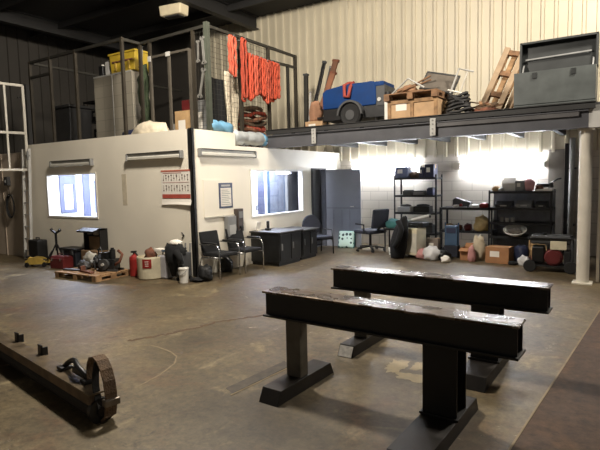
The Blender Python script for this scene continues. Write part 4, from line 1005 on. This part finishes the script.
# things inside the cage
wc = thing('white_cabinet', 'tall white panelled cabinet inside the cage under the yellow crate', 'cabinet', (-9.2,7.0,RZ))
MB().box(-.62,.62,0,.5,0,1.66).build('body', M_tile, wc)
MB().box(.0,.012,-.012,0,.03,1.63).build('seam', M_lightgrey, wc)
MB().box(-.62,.62,-.01,0,1.63,1.66).build('top_edge', M_lightgrey, wc)
yc = thing('yellow_crate', 'yellow plastic crate on top of the tall white cabinet', 'crate', (-8.85,7.2,RZ+1.66))
q = MB(); q.prism([(-.36,0),(.36,0),(.41,.38),(-.41,.38)],-.2,.2,'y'); q.build('crate_body', M_yellow, yc, .01)
MB().box(-.43,.43,-.22,.22,.36,.4).build('rim', M_yellow, yc, .008)
MB().box(-.3,.34,-.225,-.2,.2,.225).build('grip_slot', M_rust, yc)
for x in (-.2,.0,.22): MB().box(x-.02,x+.02,-.222,-.2,.03,.2).build('rib', M_olive, yc)
for i,(x,h) in enumerate(((-9.68,.24),(-9.45,.3))):
    t_ = thing('white_container', ('short white container on the cabinet beside the yellow crate','taller white container on the cabinet next to the yellow crate')[i], 'container', (x,7.15,RZ+1.66))
    MB().box(-.07,.07,-.07,.07,0,h).build('container_body', M_plasticblk if not i else M_lightgrey, t_, .015); MB().cyl((0,0,h),(0,0,h+.03),.035,n=12).build('cap', M_white, t_)
carton('storage_box', 'brown carton high in the dark end of the cage', (-10.2,7.7,3.55), .5,.4,.34, M_card, .1, open_=False)
rk = shelving('storage_rack', 'dark rack in the shadowed end of the cage below the brown carton', (-10.9,7.45,RZ), 1.25, .5, (.35,.85,1.295), 1.3, M_black)
for i,(x,z,w,h,m,l) in enumerate(((-10.6,RZ+.85,.3,.24,M_darkgrey,'dark carton on the middle tier of the cage rack'),(-10.1,RZ+.85,.3,.3,M_navyfab,'navy carton on the middle tier of the cage rack'),(-10.5,RZ+.35,.4,.3,M_plasticblk,'black carton on the low tier of the cage rack'))):
    carton('storage_box', l, (x,7.7,z), w,.3,h, m, 0, open_=False)
carton('storage_box', 'pale carton at the rack top beside the white cabinet', (-9.84,7.66,3.55), .2,.3,.22, M_lightgrey, 0, open_=False)
bb = thing('black_wheelie_bin', 'black lidded bin inside the cage beside the white cabinet', 'bin', (-10.2,6.72,RZ))
MB().prism([(-.25,0),(.25,0),(.3,.98),(-.3,.98)],-.28,.25,'y').build('bin_body', M_plasticblk, bb, .02); MB().box(-.33,.33,-.31,.3,.98,1.04).build('lid', M_plasticblk, bb, .015)
blob_thing('blue_sheeting', 'dark blue folded sheeting beside the white cabinet foot', 'sheeting', (-8.3,6.7,RZ), (.46,.34,.42), M_navy, 141, .25, boxy=.5)
nt2 = thing('green_netting', 'green netting hanging from the cage rail by the yellow crate', 'netting', (-8.08,6.86,2.7))
MB().tube([(.04*math.sin(i*.9),.02*math.cos(i),1.2-i*.1) for i in range(13)],.075,10,jit=.9).build('net_strand', M_green, nt2, smooth=True)
MB().tube([(.09+.03*math.sin(i*1.2),.03,1.0-i*.1) for i in range(11)],.05,8,jit=.9).build('net_strand', M_green, nt2, smooth=True)
MB().bar((0,.0,1.2),(.1,-.05,1.55),.012).build('hook', M_grey, nt2)
for i,(x,y,w,d,h,m,l) in enumerate(((-7.1,7.15,.46,.4,.7,M_tan,'pale carton behind the cage door'),(-6.7,7.2,.42,.4,.86,M_grey,'grey steel box stack behind the cage corner'),(-7.5,7.3,.3,.36,.5,M_lightgrey,'low pale carton behind the cage door hinge side'))):
    carton('storage_box', l, (x,y,RZ), w,d,h, m, 0, open_=False)
rc2 = thing('red_case', 'red tool case on the pale carton behind the cage door', 'case', (-7.05,7.12,RZ+.705))
MB().box(-.16,.16,-.1,.1,0,.2).build('case_body', M_darkred, rc2, .015); MB().tube([(-.06,0,.2),(-.05,0,.25),(.05,0,.25),(.06,0,.2)],.01,8).build('handle', M_plasticblk, rc2)
q = MB().sheet(0,.5,0,1.1,lambda u,v:.03*math.sin(u*9)+.02*math.sin(v*5+u*3),16,14)
for v in q.bm.verts: v.co = Vector((v.co.z-.04, v.co.x*(.6+.4*v.co.y), v.co.y))
tag(q.build('white_cloth', M_cloth, smooth=True, loc=(SX-.08,7.3,2.55), solid=.006), 'white cloth hanging down behind the two tall orange slings', 'cloth')
q = MB().sheet(0,.4,0,1.0,lambda u,v:.03*math.sin(u*8)+.03*math.sin(v*4+1),14,12)
for v in q.bm.verts: v.co = Vector((v.co.z-.1, v.co.x, v.co.y))
tag(q.build('black_overalls', M_fabric, smooth=True, loc=(SX-.12,6.95,2.5), solid=.02), 'black overalls hung inside the cage corner', 'overalls')
# heap of old slings
M_oldsling = mat('old_sling',(158,108,80),.9,vary=.25,scale=14,bump=.5)
hp2 = thing('sling_heap', 'tangled heap of brown old slings below the orange row', 'slings', (-6.42,8.2,RZ))
for k in range(9):
    rr = random.Random(k+50); pts = []
    for i in range(16):
        a = 2*PI*i/16; pts.append((.14*math.cos(a)+rr.uniform(-.05,.05)-.05, .42*math.sin(a)*rr.uniform(.75,1.1), .08+.085*k+.05*math.sin(a*2+k)))
    MB().tube(pts,.036,8,closed=True,jit=.5).build('sling_loop', (M_oldsling, M_orange3, M_strap)[k % 3], hp2, smooth=True)
# rolled sheet lying in the notch at the roof edge
rl = thing('plastic_roll', 'rolled clear plastic sheeting with blue end lying on the roof edge', 'roll', (-6.25,7.0,.02))
pts = [(0,.0+1.12*i/14, 2.37+.02*math.sin(i)) for i in range(15)]
rl_z = 0
pts = [(.02*math.sin(i*.8), .32+.95*i/14, RZ+.15+.012*math.sin(i*1.7)) for i in range(15)]
MB().tube(pts,.13,16,jit=.25).build('sheeting', mat('milky_plastic',(186,190,190),.35,vary=.12,bump=.4,bscale=14), rl, smooth=True)
MB().tube([(-.02,1.24,RZ+.15),(.0,1.32,RZ+.15)],.135,16,jit=.2).build('roll_end', M_bagblue, rl, smooth=True)
br_ = tag(MB().tube([(.02*math.sin(i), .5*i/9, .0+.012*math.sin(i*1.3)) for i in range(10)],.1,14,jit=.3).build('blue_roll', M_bagblue, smooth=True, loc=(-6.27,6.76,RZ+.34)), 'short roll of light blue sheeting on the roof edge near the cage corner', 'roll')
blob_thing('cream_dust_sheet', 'bundled cream dust sheet lying on top of the front wall', 'dust sheet', (-7.42,6.42,RZ), (.96,.34,.5), M_cloth, 151, .3, fr=2.8)

# ------------------------------------------------------------------ things on the mezzanine deck
DZ = 2.6
# leaning bars and timbers
def bar_thing(name, label, cat, p, q_, w, h, m, cap=None):
    t_ = thing(name, label, cat, p); d = Vector(q_)-Vector(p)
    MB().bar((0,0,0), d, w, h, up=(0,1,0)).build('shaft', m, t_, .003)
    if cap: MB().bar(d*.97, d*1.0, w*1.25, h*1.25, up=(0,1,0)).build('end_cap', cap, t_)
    return t_
bar_thing('steel_bar', 'dark green steel post standing nearest the cage on the deck', 'post', (-6.02,9.6,DZ), (-6.02,9.62,3.92), .08,.08, M_cage, M_darkgrey)
bar_thing('steel_bar', 'black steel bar leaning to the right beside the timber planks', 'bar', (-5.98,9.6,DZ), (-5.7,9.9,4.2), .07,.05, M_black, M_darkgrey)
bar_thing('steel_bar', 'dark grey bar leaning just behind the black steel bar', 'bar', (-5.9,9.75,DZ), (-5.62,10.05,4.1), .05,.05, M_darkgrey, M_grey)
bar_thing('timber_plank', 'long brown timber plank leaning against the cladding', 'plank', (-5.78,9.55,DZ), (-5.44,9.95,4.2), .12,.05, mat('dark_plank',(104,70,50),.8,vary=.15,scale=9), M_rust)
bar_thing('timber_plank', 'shorter reddish timber plank leaning beside the long one', 'plank', (-5.7,9.35,DZ), (-5.4,9.75,3.9), .12,.05, mat('reddish_wood',(128,84,60),.8), M_rust)
bar_thing('scaffold_tube', 'pale thin tube standing beside the dark green post', 'tube', (-5.86,9.45,DZ), (-5.84,9.5,3.5), .035,.035, M_lightgrey, M_grey)
rg = blob_thing('brown_sack', 'orange brown sack slumped at the foot of the planks', 'sack', (-5.6,9.3,DZ+.22), (.26,.26,.44), mat('brown_sack_cloth',(164,122,94),.9,bump=.5), 161, .3)
carton('floor_carton', 'small tan carton under the brown sack on the deck', (-5.56,9.3,DZ), .42,.3,.22, M_ply, 0, open_=False)
# blue towable compressor
co = thing('towable_compressor', 'blue towable compressor with wheel and red strap on the deck', 'compressor', (-4.52,9.15,DZ), R(2)); co.scale = (.92,.92,.95)
q = MB(); q.prism([(-.7,.40),(.52,.40),(.54,.46),(.52,.84),(.44,.87),(-.2,.86),(-.62,.80),(-.7,.74)],-.32,.32,'y'); q.build('canopy', M_blue, co, .02)
MB().box(.52,.72,-.3,.3,.34,.78).build('rear_panel', M_darkgrey, co, .015); MB().box(.5,.7,-.31,.31,.76,.85).build('rear_hood', M_blue, co, .015)
MB().box(-.7,.75,-.3,.3,.16,.40).build('chassis', M_black, co, .01)
q = MB(); q.lathe([(.14,-.07),(.2,-.08),(.235,-.05),(.235,.05),(.2,.08),(.14,.07)],n=28); q.rot((R(90),0,0))
for v in q.bm.verts: v.co += Vector((.0,-.36,.235))
w_ = q.build('wheel', M_rubber, co, smooth=False)
MB().cyl((0,-.44,.235),(0,-.42,.235),.1,n=18).build('hub', M_darkgrey, w_)
q = MB(); arc = [(.29*math.cos(a),.235+.29*math.sin(a)) for a in [PI*i/12 for i in range(13)]]; arc2 = [(.25*math.cos(a),.235+.25*math.sin(a)) for a in [PI*(12-i)/12 for i in range(13)]]
q.prism(arc+arc2,-.47,-.3,'y'); q.build('mudguard', M_darkgrey, co)
MB().tube([(-.7,0,.27),(-1.0,0,.27)],.03,10).build('drawbar', M_black, co); MB().cyl((.5,-.25,0),(.5,-.25,.22),.02).cyl((-.65,-.2,0),(-.65,-.2,.22),.02).build('prop_stand', M_black, co)
MB().cyl((.6,-.2,.5),(.6,-.32,.5),.04,n=14).build('outlet', M_lightgrey, co)
MB().tube([(-.12,-.2,.9),(-.16,-.35,.84),(-.15,-.36,.62),(-.06,-.36,.6),(-.02,-.35,.8),(-.02,-.2,.9)],.035,8,closed=True,jit=.3).build('strap', mat('strap_red',(150,62,50),.8), co, smooth=True)
# wooden crate with pallet and scrap on it
wk = thing('wooden_crate', 'pale wooden crate at the deck edge beneath the pallet', 'crate', (-3.2,8.85,DZ))
MB().box(-.44,.44,-.28,.28,.02,.34).build('crate_body', M_ply, wk)
for x in (-.42,.0,.42): MB().box(x-.03,x+.03,-.3,-.28,.0,.36).build('batten', M_wood, wk)
MB().box(-.44,.44,-.298,-.28,.30,.36).box(-.44,.44,-.298,-.28,.0,.06).build('rail', M_wood, wk); MB().box(-.3,-.1,-.283,-.281,.18,.3).build('paper_sticker', M_paper, wk)
pallet('wooden_pallet', 'weathered pallet sitting on the pale wooden crate', (-3.22,8.85,DZ+.36), 0, .96, .7, M_oldwood)
def panel(name, label, cat, c, w, h, th, rot, m, m2):
    t_ = thing(name, label, cat, c); t_.rotation_euler = rot
    MB().box(-w/2,w/2,-th/2,th/2,0,h).build('panel_sheet', m, t_)
    MB().box(-w/2-.02,w/2+.02,-th,th,-.02,0.01).box(-w/2-.02,w/2+.02,-th,th,h-.01,h+.02).box(-w/2-.02,-w/2,-th,th,0,h).box(w/2,w/2+.02,-th,th,0,h).build('edge_frame', m2, t_)
    return t_
panel('metal_tray', 'tilted grey metal tray leaning on top of the weathered pallet', 'tray', (-2.9,8.95,3.12), .56,.4,.02, (R(-38),R(14),R(6)), mat('tray_grey',(112,104,94),.5,.2), M_darkgrey)
q = thing('tubular_stand', 'pale tubular frame standing beside the tilted metal tray', 'frame', (-2.52,8.95,3.0)); q.rotation_euler = (R(-8),R(18),0)
MB().tube([(-.14,0,.0),(-.14,0,.44),(.12,0,.44)],.018,8).build('tube_bend', M_lightgrey, q); MB().tube([(.02,0,.06),(.02,0,.42)],.016,8).build('upright', M_wframe, q); MB().tube([(-.2,0,.05),(.12,0,.05)],.016,8).build('foot_tube', M_paper, q)
q = thing('folded_frame', 'flat tubular frame and slats lying on the weathered pallet', 'frame', (-3.28,8.85,DZ+.485), R(-6))
MB().bar((-.34,.0,.03),(.28,.1,.3),.04,.02).bar((-.3,-.12,.04),(.36,-.05,.2),.035,.02).build('slat', M_oldwood, q); MB().tube([(-.32,-.2,.02),(.0,-.2,.25),(.3,-.2,.06)],.015,8).build('tube_bend', M_lightgrey, q); MB().box(-.38,.2,-.05,.25,0,.06).build('base_sheet', M_oldwood, q)
blob_thing('timber_scrap', 'pile of reddish wood scraps on the weathered pallet', 'scrap', (-3.46,9.02,DZ+.485), (.4,.26,.2), mat('wood_scrap',(150,112,82),.85,bump=.5), 171, .4)
hb = thing('hose_pile', 'pile of black hose on the deck beside the wooden crate', 'hose', (-2.5,8.9,DZ))
for k in range(9):
    rr = random.Random(k+200); pts = []
    for i in range(18):
        a = 2*PI*i/18; R_ = .24-.012*k
        pts.append((R_*math.cos(a)+rr.uniform(-.03,.03), R_*.8*math.sin(a)+rr.uniform(-.03,.03), .03+.045*k+.03*math.sin(a*2+k)))
    MB().tube(pts,.026,8,closed=True).build('coil', mat('hose_black',(30,28,27),.6,vary=.2), hb, smooth=True)
rb = thing('scrap_heap', 'low heap of rusty brown scrap between the hose and leaning pallets', 'scrap', (-2.06,9.0,DZ))
MB().blob((0,0,0),(.5,.34,.16),173,.4).build('scrap_bed', M_rust, rb, smooth=True)
for k in range(12):
    rr = random.Random(k+300); a = rr.uniform(0,PI); L_ = rr.uniform(.12,.24); c_ = (rr.uniform(-.16,.16),rr.uniform(-.12,.1),.1+.012*k)
    MB().bar((c_[0]-L_*math.cos(a),c_[1]-L_*.5*math.sin(a),c_[2]-.03),(c_[0]+L_*math.cos(a),c_[1]+L_*.5*math.sin(a),c_[2]+.04),.05,.025).build('offcut', (M_rust,M_oldwood,M_strap)[k%3], rb)
wt = thing('white_canister', 'white canister with black cap between compressor and crate', 'canister', (-3.72,8.75,DZ))
MB().box(-.05,.07,-.07,.07,0,.46).build('can_body', M_white, wt, .015); MB().cyl((0,0,.46),(0,0,.56),.06,n=14).build('cap', M_black, wt)
# leaning pallets
def lean_pallet(label, loc, tilt, rz):
    t_ = pallet('wooden_pallet', label, loc, 0, 1.12, .5, M_wood, rot=(0,0,0))
    t_.rotation_mode = 'QUATERNION'
    up = Vector((.40,.35,.85)).normalized(); side = Vector((.80,-.15,-.32)); side = (side-up*side.dot(up)).normalized(); nrm = up.cross(side)*-1
    # local x -> along the lean, local y -> across, local z -> face normal
    Mx = Matrix((up, side, up.cross(side))).transposed()
    t_.rotation_quaternion = Mx.to_quaternion()
    return t_
def slat_pallet(label, loc, L, w, rot):
    t_ = thing('wooden_pallet', label, 'pallet', loc, 0, 'pallets leaning on the cladding'); t_.rotation_euler = rot
    for x in (-w/2, w/2-.1): MB().box(x,x+.1,0,.03,0,L).build('long_board', mat('new_pallet',(166,142,114),.8,vary=.12,scale=8), t_, .003)
    for k in range(4):
        z = .04+k*(L-.16)/3
        MB().box(-w/2,w/2,.03,.1,z,z+.09).build('bearer', M_oldwood, t_, .003)
    for x in (-w/2, -.05, w/2-.1): MB().box(x,x+.1,.1,.12,0,L).build('back_board', M_wood, t_, .003)
    return t_
slat_pallet('slatted pallet leaning on the cladding, front one of the pair', (-2.2,9.55,DZ+.04), 1.38, .40, (R(-20),R(17),R(-6)))
slat_pallet('slatted pallet leaning on the cladding, behind its twin by the tool chest', (-1.76,9.72,DZ+.04), 1.3, .38, (R(-20),R(15),R(-6)))
# black site tool chest with lid open
tcx = thing('site_tool_chest', 'large dark grey site tool chest with its lid propped open', 'tool chest', (-1.0,8.62,DZ+.0)); tcx.scale = (1.05,1,1.04)
MB().box(-.53,.53,0,.03,.08,.56).box(-.53,.53,.49,.52,.08,.56).box(-.53,-.5,.03,.49,.08,.56).box(.5,.53,.03,.49,.08,.56).box(-.53,.53,0,.52,.06,.09).build('chest_body', M_chest, tcx)
q = MB(); q.box(-.53,.53,.0,.03,0,.5).box(-.53,-.5,-.12,0,0,.5).box(.5,.53,-.12,0,0,.5).box(-.53,.53,-.12,0,.47,.5).box(-.53,.53,-.12,0,0,.03)
q.rot((R(-6),0,0))
for v in q.bm.verts: v.co += Vector((0,.54,.59))
ldo = q.build('lid', M_chestin, tcx)
MB().bar((-.46,.535,.84),(.44,.535,.86),.016,.02).build('lid_stay', M_grey, ldo)
MB().box(-.5,.5,.03,.05,.54,.56).build('inner_rail', M_lightgrey, tcx)
for x in (-.47,.47): MB().bar((x,.3,.55),(x,.5,.75),.02,.01).build('gas_strut', M_grey, tcx)
for x in (-.4,.4): MB().box(x-.08,x+.08,.04,.48,0,.06).build('skid', M_black, tcx)
for x in (-.25,.25): MB().box(x-.03,x+.03,-.012,0,.46,.54).build('hasp', M_chestin, tcx)

# hanging lamp housing
hl = thing('box_lamp', 'cream box lamp hanging from the dark roof', 'lamp', (-9.0,8.65,5.56), R(8))
q = MB(); q.prism([(-.29,-.1),(.29,-.1),(.32,.14),(-.32,.14)],-.16,.16,'y'); q.build('housing', M_lampcream, hl, .03)
MB().box(-.2,.2,-.1,.1,-.12,-.1).build('lens', M_darkgrey, hl)
for x in (-.2,.2): MB().cyl((x,0,.14),(x,0,.46),.012,n=8).build('hanger', M_darkgrey, hl)

# ------------------------------------------------------------------ lights
def bay(loc, W, col=(1.0,.915,.80)):
    l = bpy.data.lights.new('bay', 'POINT'); l.shadow_soft_size = .28; l.energy = W; l.color = col
    o = bpy.data.objects.new('bay_light', l); C.objects.link(o); o.location = loc
bay((-4.5,4.5,5.4), 1500)      # lamps hung under the roof
bay((.4,7.9,5.4), 850)
w = bpy.data.worlds.new('World'); bpy.context.scene.world = w; w.use_nodes = True
w.node_tree.nodes['Background'].inputs['Color'].default_value = (1.0,.93,.84,1); w.node_tree.nodes['Background'].inputs['Strength'].default_value = .13

# ------------------------------------------------------------------ camera
f, yaw, pitch, roll = 505.334, 0.576927, 0.088539, -0.0215513
F0 = Vector((-math.sin(yaw), math.cos(yaw), 0)); R0 = Vector((math.cos(yaw), math.sin(yaw), 0)); U0 = Vector((0,0,1))
F = F0*math.cos(pitch)-U0*math.sin(pitch); U = U0*math.cos(pitch)+F0*math.sin(pitch)
R2 = R0*math.cos(roll)+U*math.sin(roll); U2 = -R0*math.sin(roll)+U*math.cos(roll)
cam = bpy.data.cameras.new('Camera'); co_ = bpy.data.objects.new('Camera', cam); C.objects.link(co_)
cam.sensor_width = 36; cam.lens = 36*f/600; cam.clip_start = .05
Mx = Matrix((R2, U2, -F)).transposed().to_4x4(); Mx.translation = Vector((0,0,1.6)); co_.matrix_world = Mx
sc = bpy.context.scene; sc.camera = co_
vs = sc.view_settings; vs.view_transform = 'Standard'; vs.look = 'None'; vs.gamma = 1; vs.exposure = 0.08
